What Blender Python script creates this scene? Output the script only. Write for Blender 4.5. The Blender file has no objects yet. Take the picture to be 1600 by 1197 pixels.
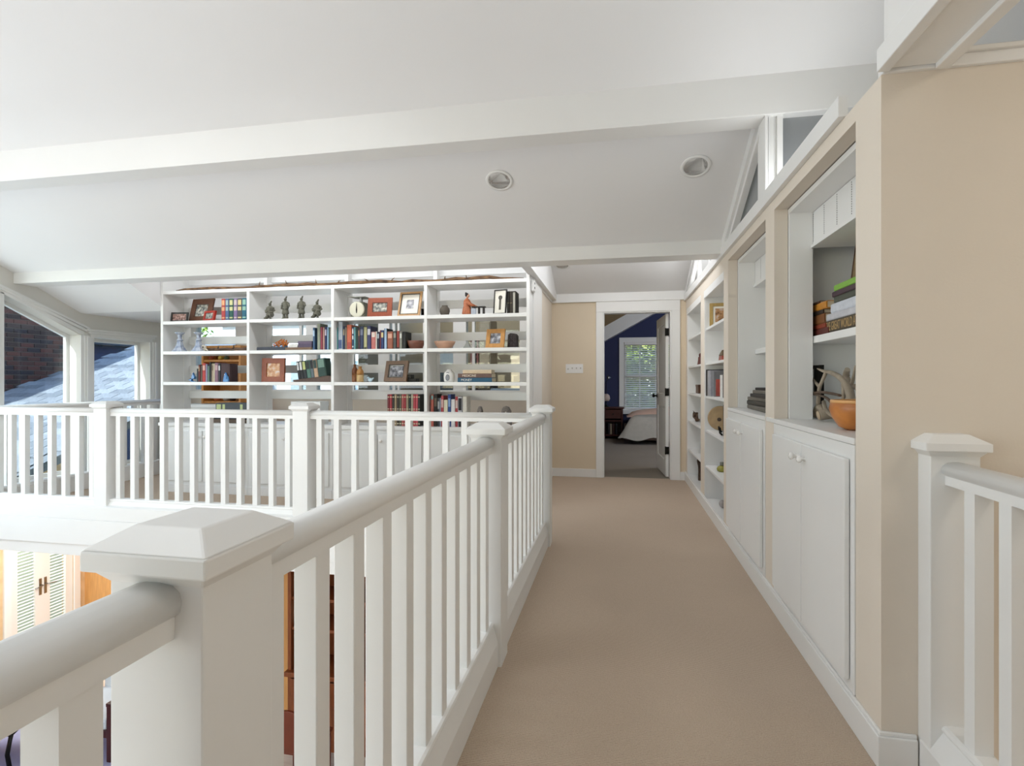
import bpy, math, random
from mathutils import Vector, Matrix
random.seed(7)
R = math.radians
scn = bpy.context.scene
COL = scn.collection

# ------------------------------------------------------------------ camera
EYE = 1.2
FPX = 848.0
YAW = math.atan(165.0 / FPX)
CY, SY = math.cos(YAW), math.sin(YAW)
cd = bpy.data.cameras.new('camera')
cam = bpy.data.objects.new('camera', cd)
COL.objects.link(cam)
cd.sensor_width = 36.0
cd.lens = FPX / 1600.0 * 36.0
cd.shift_y = -4.0 / 1600.0
cd.clip_start = 0.02
cam.location = (0, 0, EYE)
cam.rotation_euler = (R(90), 0, YAW)
scn.camera = cam

# ------------------------------------------------------------------ sky, sun, added fill lights, exposure
scn.view_settings.view_transform = 'Standard'
scn.view_settings.look = 'None'
scn.view_settings.gamma = 1.0
scn.view_settings.use_curve_mapping = False
scn.view_settings.exposure = 0.45
scn.cycles.use_denoising = True
scn.cycles.max_bounces = 10
scn.cycles.diffuse_bounces = 6
scn.cycles.transparent_max_bounces = 12
scn.cycles.sample_clamp_indirect = 6.0
scn.cycles.caustics_reflective = False
scn.cycles.caustics_refractive = False

world = bpy.data.worlds.new('sky')
scn.world = world
world.use_nodes = True
wn = world.node_tree
wn.nodes.clear()
wo = wn.nodes.new('ShaderNodeOutputWorld')
wb = wn.nodes.new('ShaderNodeBackground')
ws = wn.nodes.new('ShaderNodeTexSky')
ws.sky_type = 'NISHITA'
ws.sun_disc = False
ws.sun_elevation = R(38)
ws.sun_rotation = R(200)
wb.inputs['Strength'].default_value = 0.42
wn.links.new(ws.outputs[0], wb.inputs['Color'])
wn.links.new(wb.outputs[0], wo.inputs['Surface'])

SUN_DIR = Vector((0.15, 0.80, -0.56)).normalized()
sl = bpy.data.lights.new('sun', 'SUN')
sl.energy = 6.5
sl.angle = R(0.6)
sl.color = (1.0, 0.98, 0.96)
so = bpy.data.objects.new('sun', sl)
so.rotation_euler = SUN_DIR.to_track_quat('-Z', 'Y').to_euler()
so.location = (-10, -20, 15)
COL.objects.link(so)

def area(name, loc, direction, w, h, power, color=(1, 1, 1)):
    l = bpy.data.lights.new(name, 'AREA')
    l.shape = 'RECTANGLE'
    l.size, l.size_y = w, h
    l.energy = power
    l.color = color
    o = bpy.data.objects.new(name, l)
    o.location = loc
    o.rotation_euler = Vector(direction).to_track_quat('-Z', 'Y').to_euler()
    COL.objects.link(o)
    return o
# added fill lights, none of them seen; they lift the brightness of each room
area('window_light_south', (-4.0, -2.85, 1.55), (0.1, 1, 0.1), 2.8, 2.6, 8, (0.94, 0.97, 1.0))  # added fill just inside the unseen south opening
area('window_light_left', (-5.85, 0.9, 1.05), (1, 0.2, -0.02), 5.6, 1.8, 112, (0.86, 0.93, 1.0))  # added fill along the left side, mostly against solid wall
area('window_light_lower', (-7.6, 3.2, -1.3), (1, 0.1, 0.5), 4.0, 2.0, 10, (0.93, 0.97, 1.0))  # added fill low on the left; no window stands here
area('window_light_reading_room', (-2.8, 5.95, 2.6), (0, 0.0, -1), 3.8, 0.9, 10, (0.97, 0.98, 1.0))  # added overhead fill for the space behind the bookcase
area('kitchen_ceiling_lamp', (-2.6, 8.9, 2.58), (0, 0, -1), 2.5, 0.6, 14, (1.0, 0.95, 0.88))  # added, unseen; brightens the dark kitchen
area('beam_strip_light', (-2.0, 4.70, 2.40), (0, 0.75, -0.6), 5.2, 0.10, 13, (0.95, 0.97, 1.0))  # added strip hidden behind the farther beam to brighten bookcase and hall
area('bedroom_lamp', (2.2, 8.6, 2.9), (-0.3, 0.3, -1), 0.8, 0.8, 24, (1.0, 0.96, 0.90))  # added out of view to brighten the bedroom
for x_, y_ in ((-4.6, 1.5), (-2.6, 1.5), (-4.6, -0.8)):
    area('recessed_ceiling_lamp', (x_, y_, 2.74 - 0.458 * (y_ - 3.33)), (-0.15, -0.15, -1), 1.6, 1.6, 34, (0.91, 0.955, 1.0))  # added broad fills above the view, no fixtures known there
area('lower_room_lamp', (-6.6, 5.3, -0.42), (-0.6, 0.3, -1), 1.2, 1.2, 60, (1.0, 0.97, 0.92))  # added fill hidden under the gallery to brighten the french doors
area('porch_lamp', (-8.8, 6.2, 0.35), (0, 0, -1), 0.9, 0.9, 90, (1.0, 1.0, 0.95))  # added outside to brighten what shows through the french doors
for y_, w_, p_ in ((2.65, 1.0, 2.6), (3.75, 0.8, 1.5), (5.5, 1.5, 2.4)):
    o_ = area('cove_light', (0.95, y_, 2.19), (-0.7, 0, 1), w_, 0.06, p_, (0.93, 0.97, 1.0))  # added strips hidden on the ledge to brighten the ceiling
    d_ = Vector((-0.7, 0, 1)).normalized(); yv = Vector((0, 1, 0)); o_.rotation_euler = Matrix((yv, (-d_).cross(yv), -d_)).transposed().to_euler()
area('hall_end_lamp', (0.1, 5.6, 2.72), (0, 0, -1), 0.5, 0.5, 12, (0.97, 0.98, 1.0))  # added fill hidden by the farther beam for the dim hall end
area('stairwell_lamp', (1.9, 0.6, 2.58), (0, 0, -1), 0.5, 0.5, 8, (1.0, 0.93, 0.84))  # added fill that keeps the stairwell from going black

# ------------------------------------------------------------------ helpers
def lin(h):
    h = h.lstrip('#')
    out = []
    for i in (0, 2, 4):
        c = int(h[i:i + 2], 16) / 255.0
        out.append(c / 12.92 if c <= 0.04045 else ((c + 0.055) / 1.055) ** 2.4)
    return (out[0], out[1], out[2], 1.0)

def ray(u):
    return (u - 800.0) / FPX
def px(u, Y):                       # X of image column u on the plane at depth Y
    r = ray(u); return Y * (CY * r - SY) / (CY + SY * r)
def pz(u, v, Y):                    # height of pixel (u, v) on the plane at depth Y
    zc = Y / (CY + SY * ray(u)); return EYE + (594.5 - v) / FPX * zc
def py(u, X):                       # Y of image column u on the plane at X
    r = ray(u); return X * (CY + SY * r) / (CY * r - SY)
def pzx(u, v, X):
    zc = X / (CY * ray(u) - SY); return EYE + (594.5 - v) / FPX * zc

MATS = {}
def mat(name, col, rough=0.5, metal=0.0, noise=0.0, scale=20.0, bump=0.0, bscale=None, col2=None, spec=0.5, coat=0.0, stretch=None):
    if name in MATS:
        return MATS[name]
    m = bpy.data.materials.new(name)
    m.use_nodes = True
    nt = m.node_tree
    b = nt.nodes['Principled BSDF']
    c = lin(col) if isinstance(col, str) else col
    b.inputs['Base Color'].default_value = c
    b.inputs['Roughness'].default_value = rough
    b.inputs['Metallic'].default_value = metal
    b.inputs['Specular IOR Level'].default_value = spec
    if coat:
        b.inputs['Coat Weight'].default_value = coat
    m.diffuse_color = c
    tc = mp = None
    if noise or bump or col2:
        tc = nt.nodes.new('ShaderNodeTexCoord')
        mp = nt.nodes.new('ShaderNodeMapping')
        nt.links.new(tc.outputs['Object'], mp.inputs['Vector'])
        if stretch:
            mp.inputs['Scale'].default_value = stretch
    if noise or col2:
        n = nt.nodes.new('ShaderNodeTexNoise')
        n.inputs['Scale'].default_value = scale
        n.inputs['Detail'].default_value = 5
        nt.links.new(mp.outputs[0], n.inputs['Vector'])
        rp = nt.nodes.new('ShaderNodeValToRGB')
        c2 = lin(col2) if col2 else tuple(x * (1 - noise) for x in c[:3]) + (1,)
        rp.color_ramp.elements[0].position = 0.3
        rp.color_ramp.elements[1].position = 0.7
        rp.color_ramp.elements[0].color = c2
        rp.color_ramp.elements[1].color = c
        nt.links.new(n.outputs['Fac'], rp.inputs['Fac'])
        nt.links.new(rp.outputs['Color'], b.inputs['Base Color'])
    if bump:
        n2 = nt.nodes.new('ShaderNodeTexNoise')
        n2.inputs['Scale'].default_value = bscale or scale
        n2.inputs['Detail'].default_value = 3
        nt.links.new(mp.outputs[0], n2.inputs['Vector'])
        bp = nt.nodes.new('ShaderNodeBump')
        bp.inputs['Strength'].default_value = bump
        bp.inputs['Distance'].default_value = 0.01
        nt.links.new(n2.outputs['Fac'], bp.inputs['Height'])
        nt.links.new(bp.outputs['Normal'], b.inputs['Normal'])
    MATS[name] = m
    return m

def plain(hexcol, rough=0.55):
    return mat('paint_' + hexcol.strip('#'), hexcol, rough)

WHITE = mat('white_semigloss_paint', '#e8e8e6', 0.38, noise=0.02, scale=3, bump=0.02, bscale=60)
WHITE_FLAT = mat('white_ceiling_paint', '#e6e6e6', 0.85, noise=0.015, scale=2, bump=0.04, bscale=120)
BEIGE = mat('beige_wall_paint', '#ded4c6', 0.8, noise=0.03, scale=2, bump=0.05, bscale=120)
BEIGE2 = mat('tan_wall_paint', '#dbccb4', 0.8, noise=0.03, scale=2, bump=0.05, bscale=120)
BLUE = mat('navy_wall_paint', '#2b3156', 0.8, noise=0.05, scale=3)
CHROME = mat('polished_reflector', '#fafafa', 0.16, 0.8)
BLACKM = mat('black_metal', '#15130f', 0.45, 0.6)
STEEL = mat('brushed_steel', '#9a9a98', 0.3, 1.0)
OAK = mat('honey_oak', '#c98b4c', 0.45, noise=0.35, scale=6, stretch=(2, 2, 12))
CHERRY = mat('cherry_wood', '#8a4a24', 0.4, noise=0.4, scale=6, stretch=(10, 10, 1.5))
MAHOG = mat('dark_mahogany', '#4a1a12', 0.35, noise=0.4, scale=8, stretch=(2, 2, 10))
WALNUT = mat('walnut_brown', '#5b3b26', 0.45, noise=0.4, scale=10, stretch=(8, 8, 2))
PAPER = mat('page_edges', '#d8cbb0', 0.9, noise=0.12, scale=160, stretch=(30, 1, 1))

def carpet_mat(name, c1, c2, rib=260.0):
    m = bpy.data.materials.new(name); m.use_nodes = True
    nt = m.node_tree; b = nt.nodes['Principled BSDF']
    b.inputs['Roughness'].default_value = 0.97
    b.inputs['Specular IOR Level'].default_value = 0.1
    tc = nt.nodes.new('ShaderNodeTexCoord')
    w1 = nt.nodes.new('ShaderNodeTexWave'); w1.wave_type = 'BANDS'; w1.bands_direction = 'Y'
    w1.inputs['Scale'].default_value = rib / 6.28; w1.inputs['Distortion'].default_value = 2.5; w1.inputs['Detail'].default_value = 2
    w2 = nt.nodes.new('ShaderNodeTexNoise'); w2.inputs['Scale'].default_value = 240; w2.inputs['Detail'].default_value = 4
    w3 = nt.nodes.new('ShaderNodeTexNoise'); w3.inputs['Scale'].default_value = 1.4; w3.inputs['Detail'].default_value = 3
    for w in (w1, w2, w3):
        nt.links.new(tc.outputs['Object'], w.inputs['Vector'])
    mx = nt.nodes.new('ShaderNodeMath'); mx.operation = 'MULTIPLY_ADD'; mx.inputs[1].default_value = 0.6
    nt.links.new(w1.outputs['Fac'], mx.inputs[0]); nt.links.new(w2.outputs['Fac'], mx.inputs[2])
    mm = nt.nodes.new('ShaderNodeMath'); mm.operation = 'MULTIPLY_ADD'; mm.inputs[1].default_value = 0.35
    nt.links.new(w3.outputs['Fac'], mm.inputs[0]); nt.links.new(mx.outputs[0], mm.inputs[2])
    rp = nt.nodes.new('ShaderNodeValToRGB')
    rp.color_ramp.elements[0].position = 0.45; rp.color_ramp.elements[0].color = lin(c1)
    rp.color_ramp.elements[1].position = 1.0; rp.color_ramp.elements[1].color = lin(c2)
    nt.links.new(mm.outputs[0], rp.inputs['Fac'])
    nt.links.new(rp.outputs['Color'], b.inputs['Base Color'])
    bp = nt.nodes.new('ShaderNodeBump'); bp.inputs['Strength'].default_value = 0.5; bp.inputs['Distance'].default_value = 0.004
    nt.links.new(mx.outputs[0], bp.inputs['Height']); nt.links.new(bp.outputs['Normal'], b.inputs['Normal'])
    return m
CARPET = carpet_mat('beige_loop_carpet', '#9b897a', '#c6b4a1')
CARPET_GREY = carpet_mat('grey_bedroom_carpet', '#6d665e', '#948b80')

def glass_mat(name, tint='#eef4f4', refl=0.08):
    m = bpy.data.materials.new(name); m.use_nodes = True
    nt = m.node_tree; nt.nodes.clear()
    o = nt.nodes.new('ShaderNodeOutputMaterial')
    t = nt.nodes.new('ShaderNodeBsdfTransparent'); t.inputs['Color'].default_value = lin(tint)
    g = nt.nodes.new('ShaderNodeBsdfGlossy'); g.inputs['Roughness'].default_value = 0.02
    lw = nt.nodes.new('ShaderNodeLayerWeight'); lw.inputs['Blend'].default_value = 0.5
    pw = nt.nodes.new('ShaderNodeMath'); pw.operation = 'POWER'; pw.inputs[1].default_value = 4.0
    f = nt.nodes.new('ShaderNodeMath'); f.operation = 'MULTIPLY_ADD'; f.inputs[1].default_value = 0.5; f.inputs[2].default_value = 0.03
    nt.links.new(lw.outputs['Facing'], pw.inputs[0]); nt.links.new(pw.outputs[0], f.inputs[0])
    mx = nt.nodes.new('ShaderNodeMixShader')
    nt.links.new(f.outputs[0], mx.inputs[0]); nt.links.new(t.outputs[0], mx.inputs[1]); nt.links.new(g.outputs[0], mx.inputs[2])
    nt.links.new(mx.outputs[0], o.inputs['Surface'])
    return m
GLASS = glass_mat('window_glass')

def photo_mat(name, c1, c2, c3, scale=9.0):
    m = bpy.data.materials.new(name); m.use_nodes = True
    nt = m.node_tree; b = nt.nodes['Principled BSDF']; b.inputs['Roughness'].default_value = 0.25
    tc = nt.nodes.new('ShaderNodeTexCoord')
    n = nt.nodes.new('ShaderNodeTexNoise'); n.inputs['Scale'].default_value = scale * 3; n.inputs['Detail'].default_value = 2
    nt.links.new(tc.outputs['Object'], n.inputs['Vector'])
    rp = nt.nodes.new('ShaderNodeValToRGB')
    e = rp.color_ramp.elements
    e[0].position = 0.28; e[0].color = lin(c1); e[1].position = 0.72; e[1].color = lin(c3)
    k = e.new(0.5); k.color = lin(c2)
    nt.links.new(n.outputs['Fac'], rp.inputs['Fac']); nt.links.new(rp.outputs['Color'], b.inputs['Base Color'])
    return m

NBOX = [0]
class MB:
    """collects solids and links them as ONE mesh object"""
    def __init__(s):
        s.v = []; s.f = []; s.m = []; s.s = []
    def add(s, verts, faces, m=0, smooth=False, xf=None):
        b = len(s.v)
        for p in verts:
            p = Vector(p)
            s.v.append(tuple(xf @ p) if xf is not None else tuple(p))
        for f in faces:
            s.f.append([i + b for i in f]); s.m.append(m); s.s.append(smooth)
        return s
    def box(s, x0, x1, y0, y1, z0, z1, m=0, xf=None):
        NBOX[0] += 1; e = 6e-5 * (NBOX[0] % 7)      # keeps touching faces from coinciding
        x0, x1 = min(x0, x1) - e, max(x0, x1) + e; y0, y1 = min(y0, y1) - e, max(y0, y1) + e; z0, z1 = min(z0, z1) - e, max(z0, z1) + e
        v = [(x0, y0, z0), (x1, y0, z0), (x1, y1, z0), (x0, y1, z0), (x0, y0, z1), (x1, y0, z1), (x1, y1, z1), (x0, y1, z1)]
        f = [(0, 3, 2, 1), (4, 5, 6, 7), (0, 1, 5, 4), (1, 2, 6, 5), (2, 3, 7, 6), (3, 0, 4, 7)]
        return s.add(v, f, m, False, xf)
    def frustum(s, a, z0, b, z1, m=0):          # a, b = (x0, x1, y0, y1)
        v = [(a[0], a[2], z0), (a[1], a[2], z0), (a[1], a[3], z0), (a[0], a[3], z0), (b[0], b[2], z1), (b[1], b[2], z1), (b[1], b[3], z1), (b[0], b[3], z1)]
        f = [(0, 3, 2, 1), (4, 5, 6, 7), (0, 1, 5, 4), (1, 2, 6, 5), (2, 3, 7, 6), (3, 0, 4, 7)]
        return s.add(v, f, m)
    def prism(s, pts, axis, a, b, m=0, smooth=False, xf=None):
        """pts: 2-D outline; axis 'x': (y,z), 'y': (x,z), 'z': (x,y)"""
        def mk(p, t):
            return {'x': (t, p[0], p[1]), 'y': (p[0], t, p[1]), 'z': (p[0], p[1], t)}[axis]
        n = len(pts)
        v = [mk(p, a) for p in pts] + [mk(p, b) for p in pts]
        s.add(v, [(i, (i + 1) % n, n + (i + 1) % n, n + i) for i in range(n)], m, smooth, xf)
        s.add(v, [tuple(range(n))[::-1], tuple(range(n, 2 * n))], m, False, xf)
        return s
    def lathe(s, prof, seg=20, m=0, smooth=True, xf=None, sx=1.0, sy=1.0):
        v = []; f = []
        for r, z in prof:
            for k in range(seg):
                a = 2 * math.pi * k / seg
                v.append((r * math.cos(a) * sx, r * math.sin(a) * sy, z))
        n = len(prof)
        for i in range(n - 1):
            for k in range(seg):
                k2 = (k + 1) % seg
                f.append((i * seg + k, i * seg + k2, (i + 1) * seg + k2, (i + 1) * seg + k))
        s.add(v, f, m, smooth, xf)
        caps = []
        if prof[0][0] > 1e-5: caps.append(tuple(range(seg))[::-1])
        if prof[-1][0] > 1e-5: caps.append(tuple(range((n - 1) * seg, n * seg)))
        if caps: s.add(v, caps, m, False, xf)
        return s
    def tube(s, pts, rad, seg=10, m=0, xf=None):
        pts = [Vector(p) for p in pts]
        rr = rad if isinstance(rad, (list, tuple)) else [rad] * len(pts)
        v = []; f = []
        up = Vector((0.13, 0.21, 0.97))
        for i, p in enumerate(pts):
            t = (pts[min(i + 1, len(pts) - 1)] - pts[max(i - 1, 0)]).normalized()
            a = t.cross(up)
            if a.length < 1e-3: a = t.cross(Vector((1, 0, 0)))
            a.normalize(); b = t.cross(a)
            for k in range(seg):
                an = 2 * math.pi * k / seg
                v.append(p + (a * math.cos(an) + b * math.sin(an)) * rr[i])
        n = len(pts)
        for i in range(n - 1):
            for k in range(seg):
                k2 = (k + 1) % seg
                f.append((i * seg + k, i * seg + k2, (i + 1) * seg + k2, (i + 1) * seg + k))
        s.add(v, f, m, True, xf)
        s.add(v, [tuple(range(seg))[::-1], tuple(range((n - 1) * seg, n * seg))], m, False, xf)
        return s
    def ball(s, c, rx, ry, rz, seg=14, rings=8, m=0, xf=None):
        v = []; f = []
        for i in range(rings + 1):
            a = math.pi * i / rings
            for k in range(seg):
                b = 2 * math.pi * k / seg
                v.append((c[0] + rx * math.sin(a) * math.cos(b), c[1] + ry * math.sin(a) * math.sin(b), c[2] - rz * math.cos(a)))
        for i in range(rings):
            for k in range(seg):
                k2 = (k + 1) % seg
                f.append((i * seg + k, i * seg + k2, (i + 1) * seg + k2, (i + 1) * seg + k))
        return s.add(v, f, m, True, xf)
    def mesh(s, name):
        me = bpy.data.meshes.new(name)
        me.from_pydata(s.v, [], s.f)
        for p, mi, sm in zip(me.polygons, s.m, s.s):
            p.material_index = mi; p.use_smooth = sm
        return me
    def build(s, name, mats, parent=None, world=True, bevel=0.0, recalc=True):
        me = s.mesh(name)
        import bmesh
        bm = bmesh.new(); bm.from_mesh(me)
        bmesh.ops.remove_doubles(bm, verts=bm.verts, dist=1e-6)
        bmesh.ops.recalc_face_normals(bm, faces=bm.faces)
        bm.to_mesh(me); bm.free()
        for mm in (mats if isinstance(mats, (list, tuple)) else [mats]):
            me.materials.append(mm)
        return link(name, me, parent, world, bevel)

def wloc(o):
    v = Vector((0, 0, 0))
    while o is not None:
        v = v + o.location; o = o.parent
    return v

def link(name, me, parent=None, world=True, bevel=0.0, loc=None):
    o = bpy.data.objects.new(name, me)
    COL.objects.link(o)
    if parent is not None:
        o.parent = parent
        if world: o.location = -wloc(parent)
    if loc is not None:
        o.location = o.location + Vector(loc)
    if bevel:
        b = o.modifiers.new('bevel', 'BEVEL'); b.width = bevel; b.segments = 2; b.limit_method = 'ANGLE'; b.angle_limit = R(40)
    return o

def tag(o, label=None, cat=None, group=None, kind=None):
    if label: o['label'] = label
    if cat: o['category'] = cat
    if group: o['group'] = group
    if kind: o['kind'] = kind
    return o

def thing(name, label, cat, loc=(0, 0, 0), group=None, rot=(0, 0, 0)):
    o = bpy.data.objects.new(name, None)
    COL.objects.link(o)
    o.empty_display_size = 0.05
    o.location = loc; o.rotation_euler = rot
    return tag(o, label, cat, group)

def struct(name, mb, m, label=None, parent=None, bevel=0.0):
    o = mb.build(name, m, parent, bevel=bevel)
    if parent is None:
        tag(o, label, None, None, 'structure')
    return o

def lettering(text, size, material, parent, matrix, name='lettering', width=None):
    c = bpy.data.curves.new(name, 'FONT')
    c.body = text; c.size = size; c.extrude = 0.0004; c.align_x = 'LEFT'; c.align_y = 'CENTER'
    o = bpy.data.objects.new(name, c); COL.objects.link(o)
    bpy.context.view_layer.update()
    dg = bpy.context.evaluated_depsgraph_get()
    me = bpy.data.meshes.new_from_object(o.evaluated_get(dg))
    bpy.data.objects.remove(o)
    if width:
        w = max(v.co.x for v in me.vertices)
        for v in me.vertices: v.co.x *= width / w
    me.transform(matrix)
    me.materials.clear(); me.materials.append(material)
    return link(name, me, parent, world=False)
# ================================================================== THE SETTING
HALL_X = -0.4914          # walkway edge
RW = 0.805                # right wall face
YG = 3.95                 # centre line of the far balustrade
BY = 5.05                 # bookcase front
DW = 6.80                 # door wall
LW = -6.0                 # left (window) wall
FW_ = 6.62
LOW = -2.7                # lower floor level

def ceil_z(y): return 2.79 - 0.458 * (y - 3.33)
def dorm_z(y): return 2.27 + 0.42 * (6.78 - y)

m = MB()
m.box(HALL_X - 0.09, 0.87, -2.95, 1.876, -0.25, 0)
m.box(HALL_X - 0.09, RW + 0.5, 1.876, DW + 0.06, -0.25, 0)
m.box(LW, HALL_X - 0.09, 3.90, FW_ + 0.1, -0.25, 0); m.box(-3.4, HALL_X - 0.09, FW_ + 0.1, 8.0, -0.25, 0)
struct('floor', m, CARPET, 'beige loop carpet of walkway and gallery')
m = MB().box(-0.9, 3.2, DW + 0.06, 12.0, -0.25, -0.004)
struct('floor_bedroom', m, CARPET_GREY, 'grey carpet of the bedroom')
LOWFLOOR = mat('oak_floor_boards', '#d6cec4', 0.4, noise=0.25, scale=5, stretch=(1, 10, 1))
m = MB().box(-8.2, 2.6, -3.0, 8.2, LOW - 0.2, LOW)
struct('floor_lower', m, LOWFLOOR, 'light wooden floor of the lower room')

# fascia below the far gallery and beside the walkway
m = MB()
m.box(LW, HALL_X - 0.02, 3.86, 3.90, -0.21, 0.005)
m.box(LW, HALL_X - 0.02, 3.875, 3.90, -0.31, -0.21)
m.box(LW, HALL_X - 0.02, 3.90, FW_ + 0.1, -0.31, -0.255)
struct('trim_1', m, WHITE, 'white fascia under the far gallery', bevel=0.003)
m = MB()
m.box(HALL_X - 0.13, HALL_X - 0.095, -2.95, 3.86, -0.31, 0.005)
m.box(HALL_X - 0.095, RW, -2.95, 3.86, -0.31, -0.255)
struct('trim_2', m, WHITE, 'white fascia under the walkway')

# ceilings
m = MB()
def slab(mb, y0, y1, zf, x0, x1, t=0.12):
    mb.prism([(y0, zf(y0)), (y1, zf(y1)), (y1, zf(y1) + t), (y0, zf(y0) + t)], 'x', x0, x1)
slab(m, -3.1, 4.52, ceil_z, LW - 0.25, 2.5)
slab(m, 4.52, 5.13, ceil_z, LW - 0.25, -4.86)
m.box(LW - 0.25, -4.86, 5.13, FW_ + 0.12, ceil_z(5.13), ceil_z(5.13) + 0.12)
CEIL = struct('ceiling', m, WHITE_FLAT, 'white sloping ceiling')
m = MB()
slab(m, 4.62, DW + 0.02, dorm_z, -0.83, 2.5)
m.box(-4.95, -0.83, 4.62, FW_ + 0.12, 2.62, 2.74); m.box(-3.4, -0.83, FW_ + 0.1, 8.1, 2.62, 2.74)
m.prism([(4.62, ceil_z(4.62) + .01), (5.06, ceil_z(5.06) + .01), (5.13, ceil_z(5.13) + 0.01), (FW_ + 0.1, ceil_z(5.13) + 0.01), (FW_ + 0.1, 2.62), (4.62, 2.62)], 'x', -4.95, -4.87)
m.box(-0.83, -0.75, 4.62, 8.1, 2.2, 3.3)
m.box(-4.95, 2.5, 4.55, 4.62, 2.25, 3.3)
CEIL2 = struct('ceiling_gallery', m, WHITE_FLAT, 'white raised ceiling over gallery and hall end')

# beams
m = MB()
m.prism([(3.163, 2.647), (3.33, 2.647), (3.33, ceil_z(3.33) + 0.02), (3.163, ceil_z(3.163) + 0.02)], 'x', LW, 2.4)
struct('trim_3', m, WHITE, 'nearer white ceiling beam', bevel=0.004)
m = MB()
m.prism([(4.425, 2.18), (4.63, 2.18), (4.63, 2.45), (4.50, 2.45), (4.425, ceil_z(4.425) + 0.02)], 'x', LW, RW)
struct('trim_4', m, WHITE, 'farther white ceiling beam', bevel=0.004)

# ---- right wall with its niches (beige), Y ranges
N1 = (2.06, 3.05); N2 = (3.22, 4.26); BB = (4.43, 5.40); BA = (5.61, 6.69)
m = MB()
m.box(RW, 1.42, 1.876, N1[0], 0, 2.15)
m.box(RW, 0.87, N1[1], N2[0], 0, 2.15)
m.box(RW, 0.87, N2[1], BB[0], 0, 2.15)
m.box(RW, 0.83, BB[1], BA[0], 0, 2.15)
m.box(RW, 1.42, BA[1], DW, 0, 2.15)
m.box(RW, 0.87, N1[0], N2[1], 2.093, 2.15)
m.box(RW, 0.83, BB[0], BA[1], 2.045, 2.15)
m.box(1.30, 1.42, N1[0], BA[1], 0, 2.15)
m.box(0.87, 1.42, N1[0], BA[1], 2.15, 2.17)
struct('wall_right', m, BEIGE, 'beige wall holding the built-in niches')
m = MB()
m.box(RW, 2.6, 1.876, 2.06, LOW, 0)
m.box(1.42, 2.6, 1.876, 2.06, 0, 2.15)
struct('wall_stair', m, BEIGE, 'beige wall behind the stair railing')
m = MB().box(RW, 2.6, 1.862, 1.9, 2.15, 2.20)
m.box(RW - 0.0, 2.6, 1.85, 1.9, 2.185, 2.20)
struct('trim_5', m, WHITE, 'white trim along the top of the stair wall', bevel=0.003)
m = MB()
m.box(RW, 2.6, -2.95, 2.1, 2.62, 2.70)
struct('ceiling_stair', m, mat('stairwell_ceiling_paint', '#cfc8bb', 0.85), 'ceiling of the stairwell')
m = MB()
m.box(2.6, 2.7, -3.0, 2.1, LOW, 4.9); m.box(RW, 2.7, -3.05, -2.95, LOW, 2.7)
struct('wall_stair_far', m, BEIGE, 'beige far wall of the stairwell')
m = MB()
m.box(RW, 0.97, -2.95, 1.86, 2.16, 3.6)
m.box(RW - 0.02, RW + 0.015, -2.95, 1.86, 2.15, 2.22)
m.box(0.945, 0.985, -2.95, 1.86, 2.145, 2.20)
struct('trim_6', m, WHITE, 'white header beam above the stair opening', bevel=0.003)

# upper right clerestory: ledge band, sloping frames, opaque grey panes
m = MB()
m.box(0.782, RW + 0.01, 2.15, DW, 2.152, 2.228)
m.box(0.79, RW, 3.17, 3.31, 2.222, 2.65)
m.box(0.79, RW + 0.03, 4.30, 4.425, 2.222, 2.40)
for dx, off, th in ((0.0, 0.0, 0.085), (0.02, 0.085, 0.035), (0.0, 0.16, 0.04)):
    y0, y1 = 3.31, 4.36
    yb = lambda o: 3.33 + (2.79 - o - 2.222) / 0.458
    a0, b0 = ceil_z(y0) - off, ceil_z(y0) - off - th
    ya, yb2 = yb(off), yb(off + th)
    m.prism([(y0, a0), (ya, 2.222), (yb2, 2.222), (y0, b0)], 'x', 0.79 + dx, RW + 0.025 + dx)
m.box(0.80, RW + 0.03, 3.31, 3.37, 2.222, 2.66)
m.box(0.81, RW + 0.03, 3.37, 3.40, 2.222, 2.64)
for off, th, dx in ((0.0, 0.08, 0.0), (0.08, 0.03, 0.02), (0.15, 0.04, 0.0)):
    y0 = 4.66; ye = lambda o: 6.78 + (2.27 - o - 2.222) / 0.42
    m.prism([(y0, dorm_z(y0) - off), (min(ye(off), 6.78), max(2.222, dorm_z(6.78) - off)), (ye(off + th), 2.222), (y0, dorm_z(y0) - off - th)], 'x', 0.79 + dx, RW + 0.025 + dx)
for y in (5.75, 5.05):
    m.box(0.80, RW + 0.03, y, y + 0.08, 2.222, dorm_z(y) - 0.1)
struct('trim_7', m, WHITE, 'white clerestory band and sloping frames', bevel=0.002)
m = MB()
for x0, x1, y0 in ((0.812, 0.838, 3.19), (0.838, 0.856, 3.205), (0.856, 0.884, 3.185), (1.34, 1.40, 3.19)):
    m.box(x0, x1, y0, 3.225, 2.17, 2.65)
m.box(0.884, 1.34, 3.195, 3.225, 2.17, 2.21)
struct('trim_8', m, WHITE, 'white mullions of the inner clerestory')
m = MB().box(0.82, 1.39, 3.228, 3.234, 2.17, 2.65).prism([(3.40, 2.2), (4.36, 2.2), (4.36, 2.31), (3.40, 2.75)], 'x', 0.845, 0.85)
struct('window_7', m, mat('frosted_clerestory_glass', '#8f9294', 0.25), 'clerestory glass above the built-ins')  # opaque grey stands for the reflecting glass and dim room beyond
m = MB().box(2.4, 2.5, -3.0, 7.0, 2.12, 5.9)
struct('wall_upper', m, mat('upper_wall_paint', '#dcdad4', 0.85), 'upper wall beyond the clerestory')

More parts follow.
